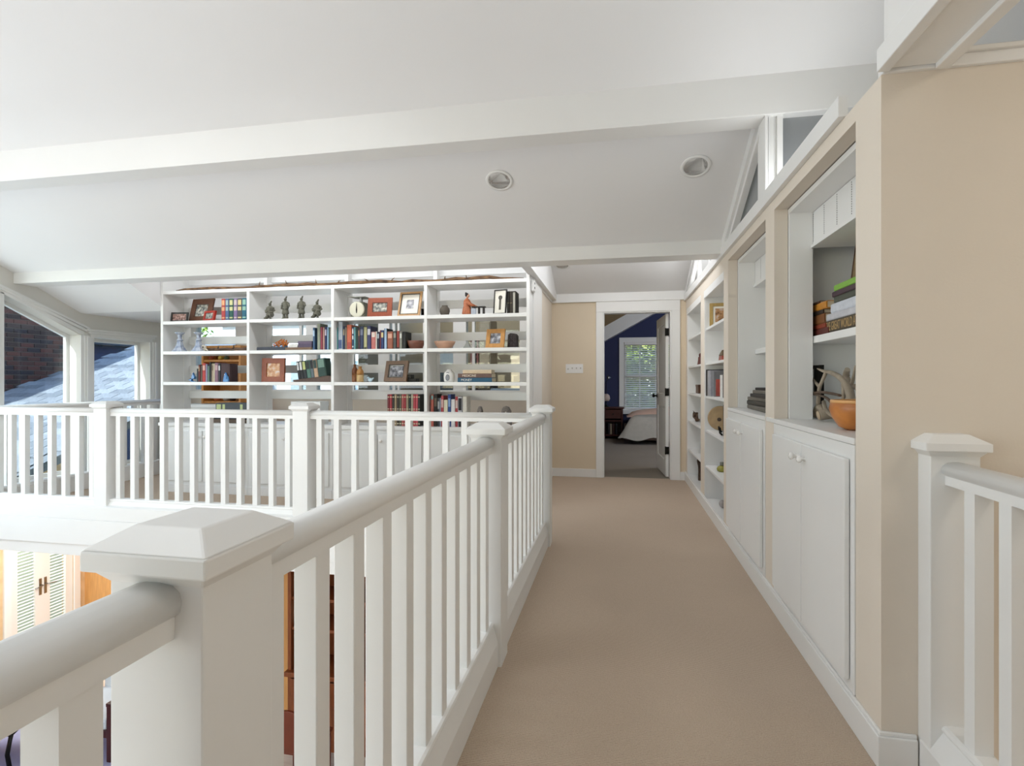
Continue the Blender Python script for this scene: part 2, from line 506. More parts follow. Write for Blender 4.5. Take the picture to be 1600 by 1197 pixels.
# ---- door wall and hall side wall
DX0, DX1, DZ = -0.177, 0.638, 2.043
m = MB()
m.box(-0.813, DX0, DW, DW + 0.12, 0, 2.2)
m.box(DX1, 1.45, DW, DW + 0.12, 0, 2.2)
m.box(DX0, DX1, DW, DW + 0.12, DZ, 2.2)
struct('wall_back', m, BEIGE2, 'tan wall around the bedroom door')
m = MB().box(-0.813, 1.45, DW - 0.02, DW + 0.12, 2.17, 3.1).box(-0.80, RW, DW - 0.035, DW, 2.17, 2.29)
struct('trim_9', m, WHITE, 'white header band above the bedroom door', bevel=0.003)
m = MB()
m.box(-0.90, -0.813, 5.44, DW + 0.12, 0, 2.2)
struct('wall_hall', m, BEIGE, 'beige side wall beside the bookcase')
m = MB()
m.box(-0.815, -0.797, py(834, -0.80), py(846.5, -0.80), 0.95, 2.3)
m.box(-0.815, -0.80, 5.44, DW, 2.17, 2.32)
struct('trim_10', m, WHITE, 'white upright casing on the hall side wall', bevel=0.003)

def base(mb, x0, x1, y0, y1, h=0.10):
    mb.box(x0, x1, y0, y1, 0, h)
m = MB()
base(m, RW - 0.016, RW, 1.862, BA[1] + 0.1)
m.box(RW - 0.010, RW, 1.868, BA[1] + 0.1, 0.10, 0.112)
base(m, RW - 0.016, 0.90, 1.86, 1.876)
m.box(RW - 0.010, 0.90, 1.866, 1.876, 0.10, 0.112)
struct('baseboard_right', m, WHITE, 'white baseboard under the built-ins', bevel=0.003)
m = MB()
base(m, -0.80, DX0 - 0.075, DW - 0.016, DW); base(m, DX1 + 0.10, RW, DW - 0.016, DW); base(m, -0.813, -0.797, 5.44, DW)
struct('baseboard_back', m, WHITE, 'white baseboard beside the bedroom door', bevel=0.003)

# door_1 : casing, leaf, panels, knob, hinges
m = MB()
cw = 0.085
m.box(DX0 - cw, DX0, DW - 0.022, DW, 0, DZ); m.box(DX1, DX1 + 0.10, DW - 0.022, DW, 0, DZ); m.box(DX0 - cw, DX1 + 0.10, DW - 0.022, DW, DZ, 2.172)
m.box(DX0, DX0 + 0.015, DW - 0.01, DW + 0.13, 0, DZ); m.box(DX1 - 0.015, DX1, DW - 0.01, DW + 0.13, 0, DZ); m.box(DX0, DX1, DW - 0.01, DW + 0.13, DZ - 0.015, DZ)
struct('door_1', m, WHITE, 'white casing of the bedroom doorway', bevel=0.004)
dl = thing('door_leaf', 'white panelled bedroom door swung open against the right jamb', 'door', (DX1 - 0.02, DW + 0.135, 0.012), None, (0, 0, R(94)))
LWD, LT, LH = 0.79, 0.036, 2.01
m = MB()
st = 0.11
m.box(0, st, 0, LT, 0, LH); m.box(LWD - st, LWD, 0, LT, 0, LH)
for z0, z1 in ((0, 0.2), (0.86, 1.02), (LH - 0.12, LH)):
    m.box(st, LWD - st, 0, LT, z0, z1)
m.build('stile_frame', WHITE, dl, world=False, bevel=0.003)
for z0, z1 in ((0.2, 0.86), (1.02, LH - 0.12)):
    MB().box(st, LWD - st, 0.012, LT - 0.012, z0, z1).frustum((st + 0.03, LWD - st - 0.03, 0.006, LT - 0.006), z0 + 0.03, (st + 0.03, LWD - st - 0.03, 0.006, LT - 0.006), z1 - 0.03).build('panel', WHITE, dl, world=False, bevel=0.002)
for sgn in (-1, 1):
    xf = Matrix.Translation((LWD - 0.06, LT / 2, 0.98)) @ Matrix.Rotation(R(-90 * sgn), 4, 'X')
    k = MB().lathe([(0.03, LT / 2), (0.03, LT / 2 + 0.006), (0.010, LT / 2 + 0.010), (0.010, LT / 2 + 0.03), (0.024, LT / 2 + 0.04), (0.029, LT / 2 + 0.052), (0.02, LT / 2 + 0.064), (0.0, LT / 2 + 0.067)], 16, xf=xf).build('knob', BLACKM, dl, world=False)
    tag(k, 'dark bronze knob')
for z in (0.28, 1.0, 1.74):
    h = MB().box(-0.012, 0.004, -0.004, LT, z, z + 0.09).lathe([(0.007, z - 0.004), (0.007, z + 0.094)], 10, xf=Matrix.Translation((-0.008, LT + 0.004, 0))).build('hinge', BLACKM, dl, world=False)
    tag(h, 'black hinge')

# ---- bedroom shell
BW = 11.8
m = MB()
wx0, wx1 = px(975, BW), 1.12
wz0, wz1 = pz(985, 643, BW) + 0.05, pz(985, 535, BW)
m.box(-0.9, wx0, BW, BW + 0.12, 0, 3.0); m.box(wx1, 3.2, BW, BW + 0.12, 0, 3.0); m.box(wx0, wx1, BW, BW + 0.12, 0, wz0); m.box(wx0, wx1, BW, BW + 0.12, wz1, 3.0)
struct('wall_bedroom', m, BLUE, 'navy blue bedroom wall')
m = MB()
m.box(-0.96, -0.88, DW + 0.12, 12, 0, 3); m.box(3.2, 3.3, DW + 0.12, 12, 0, 3.2)
struct('wall_bedroom_side', m, BLUE, 'navy side walls of the bedroom')
xa, za = px(942, BW), pz(942, 536, BW); xb, zb = px(1030, BW), pz(1030, 487, BW)
sl_ = (zb - za) / (xb - xa)
f = lambda x: za + sl_ * (x - xa)
m = MB().prism([(-0.9, f(-0.9)), (3.0, f(3.0)), (3.0, f(3.0) + 0.36), (-0.9, f(-0.9) + 0.36)], 'y', BW - 0.30, BW)
struct('trim_11', m, WHITE, 'white sloping beam in the bedroom', bevel=0.004)
m = MB().prism([(-0.9, f(-0.9) + 0.30), (3.0, f(3.0) + 0.30), (3.0, f(3.0) + 0.5), (-0.9, f(-0.9) + 0.5)], 'y', DW + 0.12, BW + 0.1)
struct('ceiling_bedroom', m, mat('bedroom_ceiling_paint', '#a58a5c', 0.9), 'tan sloping bedroom ceiling')
m = MB()
cw = 0.10
m.box(wx0 - cw, wx0, BW - 0.03, BW, wz0 - 0.05, wz1 + cw); m.box(wx1, wx1 + cw, BW - 0.03, BW, wz0 - 0.05, wz1 + cw)
m.box(wx0 - cw, wx1 + cw, BW - 0.03, BW, wz1, wz1 + cw); m.box(wx0 - cw - 0.02, wx1 + cw + 0.02, BW - 0.06, BW, wz0 - 0.10, wz0)
w = struct('window_6', m, WHITE, 'white framed bedroom window', bevel=0.003)
m = MB()
m.box(wx0, wx0 + 0.05, BW + 0.03, BW + 0.07, wz0, wz1); m.box(wx1 - 0.05, wx1, BW + 0.03, BW + 0.07, wz0, wz1)
zm = (wz0 + wz1) / 2
m.box(wx0, wx1, BW + 0.03, BW + 0.07, zm - 0.03, zm + 0.03); m.box(wx0, wx1, BW + 0.03, BW + 0.07, wz0, wz0 + 0.05); m.box(wx0, wx1, BW + 0.03, BW + 0.07, wz1 - 0.05, wz1)
for k in (1, 2):
    x = wx0 + (wx1 - wx0) * k / 3
    m.box(x - 0.011, x + 0.011, BW + 0.035, BW + 0.065, wz0, wz1)
m.build('sash', WHITE, w)
MB().box(wx0, wx1, BW + 0.048, BW + 0.052, wz0, wz1).build('pane', GLASS, w)
# blind
bl = thing('window_blind', 'white slatted blind lowered over the bedroom window', 'blind', ((wx0 + wx1) / 2, BW + 0.005, wz0))
MB().box(wx0 + 0.01, wx1 - 0.01, BW - 0.02, BW + 0.025, wz1 - 0.05, wz1).build('headrail', WHITE, bl)
MB().box(wx0 + 0.015, wx1 - 0.015, BW - 0.015, BW + 0.02, wz0 + 0.005, wz0 + 0.025).build('bottom_rail', WHITE, bl)
NS = 34
sm_ = MB().box(-(wx1 - wx0) / 2 + 0.015, (wx1 - wx0) / 2 - 0.015, -0.023, 0.023, -0.0012, 0.0012, xf=Matrix.Rotation(R(30), 4, 'X')).mesh('slat')
sm_.materials.append(WHITE)
for k in range(NS):
    link('slat', sm_, bl, world=False, loc=(0, 0, 0.04 + (wz1 - wz0 - 0.10) * k / (NS - 1)))
for t in (0.2, 0.8):
    x = wx0 + (wx1 - wx0) * t
    MB().tube([(x, BW - 0.023, wz0 + 0.02), (x, BW - 0.023, wz1 - 0.05)], 0.0015, 5).build('ladder_cord', WHITE, bl)

# ---- left wall with tall windows
wz = lambda y: 1.715 + 0.458 * (5.12 - y)
m = MB()
gz = 0.14
WIN = [(2.55, 4.14), (4.335, 5.12), (5.28, 6.05)]  # first opening is out of view, added for daylight
prev = -3.0
for y0, y1 in WIN + [(8.0, 8.0)]:
    m.box(LW - 0.2, LW, prev, min(y0, FW_ + 0.1), -0.31, ceil_z(prev) + 0.05 if prev < 5.0 else 2.05)
    prev = y1
m.box(LW - 0.2, LW, 2.55, 6.05, -0.31, gz)
m.prism([(2.55, wz(2.55)), (4.14, wz(4.14)), (4.14, ceil_z(4.14) + .05), (2.55, ceil_z(2.55) + .05)], 'x', LW - 0.2, LW)
m.prism([(4.335, wz(4.335)), (5.12, wz(5.12)), (5.12, ceil_z(5.12) + .05), (4.335, ceil_z(4.335) + .05)], 'x', LW - 0.2, LW)
m.box(LW - 0.2, LW, 5.28, 6.05, 1.70, 2.05)
struct('wall_left', m, mat('pale_grey_wall_paint', '#dedcd6', 0.8), 'pale wall with the tall windows')
for i, (y0, y1) in enumerate(WIN):
    zt = (lambda y: wz(y)) if i < 2 else (lambda y: 1.70)
    m = MB()
    c = 0.095
    for k, (o, th, pr) in enumerate(((0.0, 0.04, 0.012), (0.04, 0.03, 0.022), (0.07, 0.025, 0.03))):
        m.box(LW, LW + pr, y0 - o - th, y0 - o, gz, zt(y0)); m.box(LW, LW + pr, y1 + o, y1 + o + th, gz, zt(y1))
        m.prism([(y0 - o - th, zt(y0) + o), (y1 + o + th, zt(y1) + o), (y1 + o + th, zt(y1) + o + th), (y0 - o - th, zt(y0) + o + th)], 'x', LW, LW + pr)
    m.box(LW - 0.1, LW + 0.05, y0 - 0.12, y1 + 0.12, gz - 0.03, gz)
    m.box(LW, LW + 0.014, y0 - 0.3, y1 + 0.3, 0, gz - 0.03)
    w = struct('window_%d' % (i + 1), m, WHITE, ['tall left window behind the gallery corner', 'tall window with a sloping head', 'tall rectangular window beside the bookcase'][i], bevel=0.002)
    m = MB()
    xg0, xg1 = LW - 0.19, LW - 0.15
    m.box(xg0, xg1, y0, y0 + 0.035, gz, zt(y0)); m.box(xg0, xg1, y1 - 0.035, y1, gz, zt(y1)); m.box(xg0, xg1, y0, y1, gz, gz + 0.04)
    m.prism([(y0, zt(y0) - 0.04), (y1, zt(y1) - 0.04), (y1, zt(y1)), (y0, zt(y0))], 'x', xg0, xg1)
    m.build('sash', WHITE, w)
    MB().prism([(y0 + 0.03, gz + 0.03), (y1 - 0.03, gz + 0.03), (y1 - 0.03, zt(y1) - 0.03), (y0 + 0.03, zt(y0) - 0.03)], 'x', LW - 0.172, LW - 0.168).build('pane', GLASS, w)

# south wall behind the viewer, with openings added to let daylight in
m = MB()
m.box(LW - 0.2, -5.5, -3.15, -3.0, LOW, 5.8); m.box(0.7, 2.6, -3.15, -3.0, LOW, 5.8)
m.box(-5.5, 0.7, -3.15, -3.0, -0.35, 0.2); m.box(-5.5, 0.7, -3.15, -3.0, LOW, LOW + 0.08); m.box(-5.5, 0.7, -3.15, -3.0, 3.0, 5.8); m.box(-2.55, 0.7, -3.15, -3.0, 0.2, 3.0)  # lower gap added so sun on the floor bounces up
struct('wall_front', m, WHITE_FLAT, 'white wall behind the viewer')
m = MB()
for x in (-5.5, -4.05, -2.63):
    m.box(x, x + 0.08, -3.12, -3.02, 0.2, 3.0)
m.box(-5.5, -2.55, -3.12, -3.02, 0.2, 0.28); m.box(-5.5, -2.55, -3.12, -3.02, 2.92, 3.0)
w = struct('window_8', m, WHITE, 'wide window behind the viewer')  # unseen opening added as a daylight source
MB().box(-5.45, -2.6, -3.08, -3.076, 0.25, 2.95).build('pane', GLASS, w)
m = MB().box(-7, 2.8, -7.8, -3.15, 3.2, 3.3)
struct('roof', m, plain('#6b6f75'), 'porch roof outside the front windows')  # unseen slab added to block direct sun

# ---- room beyond the bookcase: rear wall with interior windows
FW = 6.62
m = MB()
win_u = [(306, 368), (388, 478), (494.5, 591), (608, 708), (728, 812)]
zb_, zt_ = 1.075, 1.96
xs = [(px(a, FW), px(b, FW)) for a, b in win_u]
prev = -5.9
for x0, x1 in xs + [(-0.86, -0.86)]:
    m.box(prev, x0, FW, FW + 0.10, 0.98, 2.62); prev = x1
m.box(xs[0][0], -0.86, FW, FW + 0.10, 0.98, zb_); m.box(xs[0][0], -0.86, FW, FW + 0.10, zt_, 2.62)
struct('wall_reading', m, WHITE, 'white window wall behind the bookcase')
m = MB().box(-5.9, -0.86, FW, FW + 0.1, 0, 0.98)
struct('wall_reading_lower', m, BEIGE, 'beige wall below the interior windows')
m = MB().box(-5.9, -0.86, FW - 0.02, FW, 0.98, 1.075)
struct('trim_12', m, WHITE, 'white sill band below the interior windows')
m = MB()
for x0, x1 in xs:
    m.box(x0, x1, FW + 0.03, FW + 0.034, zb_, zt_)
struct('window_4', m, glass_mat('interior_glass', '#e6eef0'), 'interior window glass behind the bookcase')
m = MB()
x0, x1 = xs[3]; m.box(px(612, FW), px(616, FW), FW + 0.02, FW + 0.06, zb_, zt_)
m.box(px(620, FW), px(623, FW), FW + 0.02, FW + 0.06, zb_, zt_); m.box(px(660, FW), px(664, FW), FW + 0.02, FW + 0.06, zb_, zt_)
m.box(px(548, FW), px(552, FW), FW + 0.02, FW + 0.06, zb_, zt_); m.box(px(466, FW), px(470, FW), FW + 0.02, FW + 0.06, zb_, zt_)
m.box(px(737, FW), px(741, FW), FW + 0.02, FW + 0.06, zb_, zt_)
struct('window_5', m, WHITE, 'mullions of the interior windows')
m = MB()
m.box(-3.4, -0.86, 9.5, 9.6, -0.2, 2.62); m.box(-3.4, -3.3, FW + 0.1, 9.6, -0.2, 2.62); m.box(-0.96, -0.86, DW + 0.12, 9.6, -0.2, 2.62)
struct('wall_kitchen', m, mat('warm_taupe_paint', '#a4937a', 0.8), 'taupe walls of the kitchen beyond')
m = MB().box(-3.4, -0.86, 8.1, 9.6, 2.62, 2.7)
struct('ceiling_kitchen', m, WHITE_FLAT, 'white kitchen ceiling')
m = MB().box(-3.4, -0.86, 8.0, 9.6, -0.2, 0)
struct('floor_kitchen', m, mat('kitchen_tile', '#9c9488', 0.4), 'kitchen floor')

# ---- lower room shell
PLANK = mat('honey_wood_panelling', '#d9a465', 0.45, noise=0.22, scale=5, stretch=(6, 6, 0.7))
m = MB()
m.box(-8.1, -4.6, 6.9, 7.0, LOW, -0.31); m.box(-4.6, -4.5, 5.65, 7.0, LOW, -0.31); m.box(-4.6, 2.6, 5.65, 5.75, LOW, -0.31)
struct('wall_lower_back', m, PLANK, 'honey coloured wood wall of the lower room')
FD = (5.86, 6.72)
m = MB()
m.box(-8.2, -8.0, -3.0, FD[0], LOW, 0.2); m.box(-8.2, -8.0, FD[1], 7.0, LOW, 0.2); m.box(-8.2, -8.0, FD[0], FD[1], -0.55, 0.2)
m.box(-8.2, LW, -3.0, -2.9, LOW, 0.2)
BRICKW = mat('tan_lower_wall', '#dcbd93', 0.8, noise=0.2, scale=8)
struct('wall_lower_left', m, BRICKW, 'tan wall around the french doors')
m = MB().box(-8.2, LW - 0.2, -3.0, 7.0, -0.29, -0.2)
struct('ceiling_lower', m, WHITE_FLAT, 'ceiling of the lower side room')
# french doors
fd = thing('french_door', 'white double french door with blinds in the lower room', 'door', (-8.0, (FD[0] + FD[1]) / 2, LOW))
m = MB(); y0, y1 = FD; ztop = -0.55
m.box(-7.999, -7.97, y0 - 0.09, y0, LOW, ztop); m.box(-7.999, -7.97, y1, y1 + 0.09, LOW, ztop); m.box(-7.999, -7.97, y0 - 0.09, y1 + 0.09, ztop, ztop + 0.09)
m.build('casing', WHITE, fd, bevel=0.003)
ym = (y0 + y1) / 2
for a, b in ((y0, ym), (ym, y1)):
    m = MB(); s_ = 0.10
    m.box(-8.06, -8.01, a, a + s_, LOW + .01, ztop); m.box(-8.06, -8.01, b - s_, b, LOW + .01, ztop)
    m.box(-8.06, -8.01, a, b, LOW + .01, LOW + 0.25); m.box(-8.06, -8.01, a, b, ztop - 0.12, ztop)
    lf = m.build('leaf', WHITE, fd)
    MB().box(-8.045, -8.041, a + s_, b - s_, LOW + .25, ztop - .12).build('pane', GLASS, lf)
    sm_ = MB().box(-0.011, 0.011, -(b - a) / 2 + s_ + 0.004, (b - a) / 2 - s_ - 0.004, -0.001, 0.001, xf=Matrix.Rotation(R(25), 4, 'Y')).mesh('slat'); sm_.materials.append(WHITE)
    n = 40
    for k in range(n):
        o = link('slat', sm_, lf, world=False)
        o.location = Vector((-8.03, (a + b) / 2, LOW + 0.27 + (ztop - .14 - LOW - .27) * k / (n - 1))) - wloc(lf)
for y, s_ in ((ym - 0.035, -1), (ym + 0.035, 1)):
    m = MB().box(-8.01, -8.004, y - 0.018, y + 0.018, -1.83, -1.60).tube([(-8.0, y, -1.69), (-7.955, y, -1.69), (-7.95, y + s_ * 0.11, -1.70)], 0.009, 8)
    tag(m.build('lever_handle', STEEL, fd), 'steel lever handle')
# ================================================================== BALUSTRADES
RAILP = [(-0.026, 0.893), (0.026, 0.893), (0.027, 0.920), (0.034, 0.926), (0.0365, 0.938), (0.033, 0.949), (0.023, 0.957), (0.009, 0.9605), (-0.009, 0.9605), (-0.023, 0.957), (-0.033, 0.949), (-0.0365, 0.938), (-0.034, 0.926), (-0.027, 0.920)]
SHOEP = [(-0.033, 0.166), (0.033, 0.166), (0.0355, 0.173), (0.032, 0.181), (0.024, 0.185), (-0.024, 0.185), (-0.032, 0.181), (-0.0355, 0.173)]
BALM = MB().box(-0.0225, 0.0225, -0.0225, 0.0225, 0.180, 0.896).mesh('baluster'); BALM.materials.append(WHITE)

def post_mesh(z0=0.0, hw=0.065):
    m = MB()
    m.box(-hw, hw, -hw, hw, z0, 0.962)
    e = hw
    m.frustum((-e, e, -e, e), 0.955, (-e - 0.014, e + 0.014, -e - 0.014, e + 0.014), 0.972)
    e = hw + 0.021
    m.box(-e, e, -e, e, 0.972, 0.997)
    m.frustum((-e, e, -e, e), 0.997, (-e + 0.038, e - 0.038, -e + 0.038, e - 0.038), 1.021)
    me = m.mesh('newel_post'); me.materials.append(WHITE); return me
POSTM = post_mesh(-0.02)

def run(parent, axis, fixed, a, b, curb=True):
    """one rail run: handrail, shoe rail and curb between two posts; axis is the direction of travel"""
    ax = 'y' if axis == 'y' else 'x'
    def prof(P): return [(fixed + p[0], p[1]) for p in P]
    hr = MB().prism(prof(RAILP), ax, a, b, smooth=False)
    o = hr.build('handrail', WHITE, parent)
    for p in o.data.polygons: p.use_smooth = abs(p.normal.z) > 0.05 and len(p.vertices) == 4 and p.area > 0
    sh = MB().prism(prof(SHOEP), ax, a, b).build('shoe_rail', WHITE, parent)

def balusters(parent, axis, fixed, a, b, pitch=0.14, first=None):
    n = max(1, round((b - a) / pitch))
    p = (b - a) / n
    for k in range(n):
        t = a + p * (k + 0.5)
        loc = (fixed, t, 0) if axis == 'y' else (t, fixed, 0)
        o = link('baluster', BALM, parent)
        o.location = Vector(loc) - wloc(parent)
        bv = o.modifiers.new('bevel', 'BEVEL'); bv.width = 0.002; bv.segments = 1

def post(parent, x, y, me=None):
    o = link('newel_post', me or POSTM, parent)
    o.location = Vector((x, y, 0)) - wloc(parent)
    bv = o.modifiers.new('bevel', 'BEVEL'); bv.width = 0.003; bv.segments = 2; bv.limit_method = 'ANGLE'; bv.angle_limit = R(25)

RX = -0.5425
wr = thing('walkway_balustrade', 'long white balustrade along the open edge of the beige walkway', 'railing', (RX, 2.0, 0))
PY = [0.621, 2.284, YG]
for y in PY: post(wr, RX, y)
ends = [(-0.75, PY[0] - 0.065), (PY[0] + 0.065, PY[1] - 0.065), (PY[1] + 0.065, PY[2] - 0.065)]
for a, b in ends:
    run(wr, 'y', RX, a, b)
balusters(wr, 'y', RX, PY[0] + 0.065, PY[1] - 0.065, 0.1395)
balusters(wr, 'y', RX, PY[1] + 0.065, PY[2] - 0.065, 0.1395)
for k in range(8):
    o = link('baluster', BALM, wr); o.location = Vector((RX, 0.4455 - 0.1395 * k, 0)) - wloc(wr)
m = MB().prism([(RX - 0.051, 0), (HALL_X, 0), (HALL_X, 0.105), (HALL_X - 0.019, 0.166), (RX - 0.034, 0.166), (RX - 0.051, 0.105)], 'y', -0.75, YG + 0.05)
m.build('curb', WHITE, wr, bevel=0.002)

gr = thing('gallery_balustrade', 'white balustrade in front of the large bookcase', 'railing', (-3.3, YG, 0))
PX = [-4.350, -2.462]
for x in PX: post(gr, x, YG)
segs = [(-5.733, PX[0] - 0.065), (PX[0] + 0.065, PX[1] - 0.065), (PX[1] + 0.065, RX - 0.0665)]
for a, b in segs:
    run(gr, 'x', YG, a, b)
    balusters(gr, 'x', YG, a, b, 0.1465)
MB().prism([(YG - 0.085, 0.006), (YG + 0.05, 0.006), (YG + 0.05, 0.12), (YG + 0.03, 0.166), (YG - 0.03, 0.166), (YG - 0.045, 0.13), (YG - 0.085, 0.12)], 'x', -5.733, RX - 0.0665).build('curb', WHITE, gr, bevel=0.002)

GX = -5.80
wg = thing('window_guard_balustrade', 'white balustrade guarding the tall left windows', 'railing', (GX, 5.1, 0))
post(wg, GX, YG)
run(wg, 'y', GX, YG + 0.065, 6.4)
balusters(wg, 'y', GX, YG + 0.065, 6.4, 0.14)
MB().box(GX - 0.045, GX + 0.045, YG + 0.05, 6.4, 0.001, 0.166).build('curb', WHITE, wg, bevel=0.002)

SX = 0.971
sr = thing('stair_balustrade', 'white balustrade and half newel at the stair opening beside the tan wall', 'railing', (SX, 1.2, 0))
m = MB()
m.box(SX - 0.065, SX + 0.065, 1.809, 1.876, 0, 0.985)
m.frustum((SX - 0.065, SX + 0.065, 1.809, 1.876), 0.975, (SX - 0.078, SX + 0.078, 1.795, 1.876), 0.992)
m.box(SX - 0.086, SX + 0.086, 1.788, 1.876, 0.992, 1.016)
m.frustum((SX - 0.086, SX + 0.086, 1.788, 1.876), 1.016, (SX - 0.048, SX + 0.048, 1.826, 1.876), 1.04)
m.build('half_newel', WHITE, sr, bevel=0.003)
run(sr, 'y', SX, -0.8, 1.809)
for k in range(16):
    o = link('baluster', BALM, sr); o.location = Vector((SX, 1.703 - 0.14 * k, 0)) - wloc(sr)
MB().prism([(SX - 0.069, 0.0), (SX + 0.051, 0.0), (SX + 0.051, 0.11), (SX + 0.03, 0.166), (SX - 0.03, 0.166), (SX - 0.069, 0.105)], 'y', -0.8, 1.86).build('curb', WHITE, sr, bevel=0.002)

# ================================================================== BOOKCASE (open backed) ACROSS THE GALLERY
UX = [px(u, BY) for u in (252.8, 387.4, 519.4, 664.8, 825.0)]
SH = [0.745, 1.167, 1.497, 1.822, 2.150]         # counter top, shelf centres
ST = 0.034
bc = thing('bookcase', 'wide white open-backed bookcase of four bays across the gallery', 'bookcase', ((UX[0] + UX[4]) / 2, BY + 0.19, SH[0]))
for k_, x in enumerate(UX):
    w = 0.015
    MB().box(x - w, x + w, BY, BY + 0.285, SH[0], 2.38 if k_ in (0, 4) else SH[4] + ST / 2).box(x - 0.021, x + 0.021, BY + 0.285, BY + 0.385, SH[0], 2.38).build('upright', WHITE, bc, bevel=0.002)
for i in range(4):
    for z in SH[1:]:
        MB().box(UX[i] + 0.015, UX[i + 1] - 0.015, BY + 0.003, BY + 0.355, z - ST / 2, z + ST / 2).build('shelf', WHITE, bc, bevel=0.002)
    for z in (1.04, 1.325, 1.655, 1.99, 2.33):
        MB().box(UX[i] + 0.021, UX[i + 1] - 0.021, BY + 0.362, BY + 0.384, z - 0.043, z + 0.043).build('back_slat', WHITE, bc, bevel=0.002)
ct = MB().box(UX[0] - 0.03, UX[4] + 0.03, BY - 0.02, BY + 0.42, SH[0] - 0.035, SH[0])
tag(ct.build('countertop', WHITE, None, bevel=0.003), 'white continuous countertop below the open shelves of the large bookcase', 'countertop')
KNOBW = mat('white_porcelain', '#eceae6', 0.2)
def knob_mesh():
    m = MB().lathe([(0.009, 0.0), (0.007, 0.010), (0.015, 0.018), (0.017, 0.024), (0.013, 0.031), (0.0, 0.034)], 14)
    me = m.mesh('knob'); me.materials.append(KNOBW); return me
KM = knob_mesh()
bay_words = ['leftmost', 'second from left', 'third from left', 'rightmost']
for i in range(4):
    x0, x1 = UX[i] - (0.015 if i == 0 else 0), UX[i + 1] + (0.015 if i == 3 else 0)
    c = thing('base_cabinet', 'white two-door base cabinet under the bookcase, %s of four' % bay_words[i], 'cabinet', ((x0 + x1) / 2, BY + 0.2, 0), 'base cabinets under the large bookcase')
    MB().box(x0 + 0.001, x1 - 0.001, BY, BY + 0.40, 0.0, SH[0] - 0.036).box(x0 + 0.001, x1 - 0.001, BY - 0.012, BY, 0.0, 0.085).build('body', WHITE, c, bevel=0.002)
    xm = (x0 + x1) / 2
    for j, (a, b) in enumerate(((x0 + 0.035, xm - 0.006), (xm + 0.006, x1 - 0.035))):
        d = MB().box(a, b, BY - 0.019, BY - 0.001, 0.125, 0.665).build('door', WHITE, c, bevel=0.004)
        k = link('knob', KM, d)
        k.location = Vector((b - 0.035 if j == 0 else a + 0.035, BY - 0.019, 0.60)) - wloc(d); k.rotation_euler = (R(90), 0, 0)

# ================================================================== RIGHT WALL BUILT-INS
def base_unit(y0, y1, label):
    c = thing('base_cabinet', label, 'cabinet', (RW + 0.2, (y0 + y1) / 2, 0), 'base cabinets in the right wall')
    MB().box(RW - 0.004, 1.29, y0 + 0.002, y1 - 0.002, 0.113, 0.976).build('body', WHITE, c, bevel=0.002)
    ym = (y0 + y1) / 2
    for j, (a, b) in enumerate(((y0 + 0.035, ym - 0.004), (ym + 0.004, y1 - 0.05))):
        d = MB().box(RW - 0.024, RW - 0.006, a, b, 0.150, 0.925).build('door', WHITE, c, bevel=0.004)
        k = link('knob', KM, d)
        k.location = Vector((RW - 0.024, (b - 0.05) if j == 0 else (a + 0.05), 0.865)) - wloc(d); k.rotation_euler = (0, R(-90), 0)
    return c
base_unit(N1[0], N1[1], 'white two-door cabinet in the right wall, under the antlers')
base_unit(N2[0], N2[1], 'white two-door cabinet in the right wall, under the stacked dark books')

def niche(y0, y1, label, yfar, holes):
    n = thing('niche_cabinet', label, 'cabinet', (1.05, (y0 + y1) / 2, 0.978), 'niche cupboards in the right wall')
    m = MB()
    m.box(0.872, 0.985, y1 - 0.018, y1 - 0.001, 1.0, 2.09); m.box(0.872, 1.28, y0 + 0.001, y0 + 0.018, 1.0, 2.09)
    if yfar > y1:
        m.box(0.985, 1.28, yfar - 0.018, yfar, 1.0, 2.09)
        m.box(0.968, 0.985, y1 - 0.001, yfar, 1.0, 2.09)
    else:
        m.box(0.985, 1.28, y1 - 0.018, y1 - 0.001, 1.0, 2.09)
    m.box(0.872, 1.28, y0 + 0.018, yfar - 0.018 if yfar > y1 else y1 - 0.018, 2.065, 2.09)
    m.box(1.28, 1.298, y0 + 0.001, yfar, 0.978, 2.09)
    m.build('liner', WHITE, n, bevel=0.001)
    MB().box(RW - 0.006, 1.28, y0 + 0.002, (yfar if yfar > y1 else y1) - 0.004, 0.978, 1.0).build('counter', WHITE, n, bevel=0.002)
    v = MB().box(0.985, 1.0, y0 + 0.018, y1 - 0.018, 1.895, 2.063).box(0.975, 0.985, y0 + 0.02, y1 - 0.02, 1.880, 1.895).box(0.985, 1.28, y0 + 0.018, y1 - 0.018, 1.88, 1.893).build('vent_panel', WHITE, n, bevel=0.001)
    hm = MB()
    for y in holes:
        for k in range(14):
            z = 1.915 + 0.135 * k / 13
            hm.lathe([(0.0, -0.0002), (0.0027, 0.0006), (0.0027, 0.0012), (0.0, 0.0012)], 8, xf=Matrix.Translation((0.9849, y, z)) @ Matrix.Rotation(R(-90), 4, 'Y'))
    h = hm.build('vent_holes', plain('#0c0c0c', 0.95), v); h['kind'] = 'stuff'  # matte black discs paint in the darkness of the holes
    MB().box(0.99, 1.28, y0 + 0.019, (yfar if yfar > y1 else y1) - 0.019, 1.392, 1.428).build('shelf', WHITE, n, bevel=0.002)
    return n
niche(N1[0], N1[1], 'white lined niche with vent panel, holding the antlers and book stack', 3.19, [py(u, 0.985) for u in (1271, 1288, 1308, 1331, 1362)])
niche(N2[0], N2[1], 'white lined niche with vent panel, holding only stacked dark books', N2[1], [py(u, 0.985) for u in (1180, 1189, 1199, 1210)])

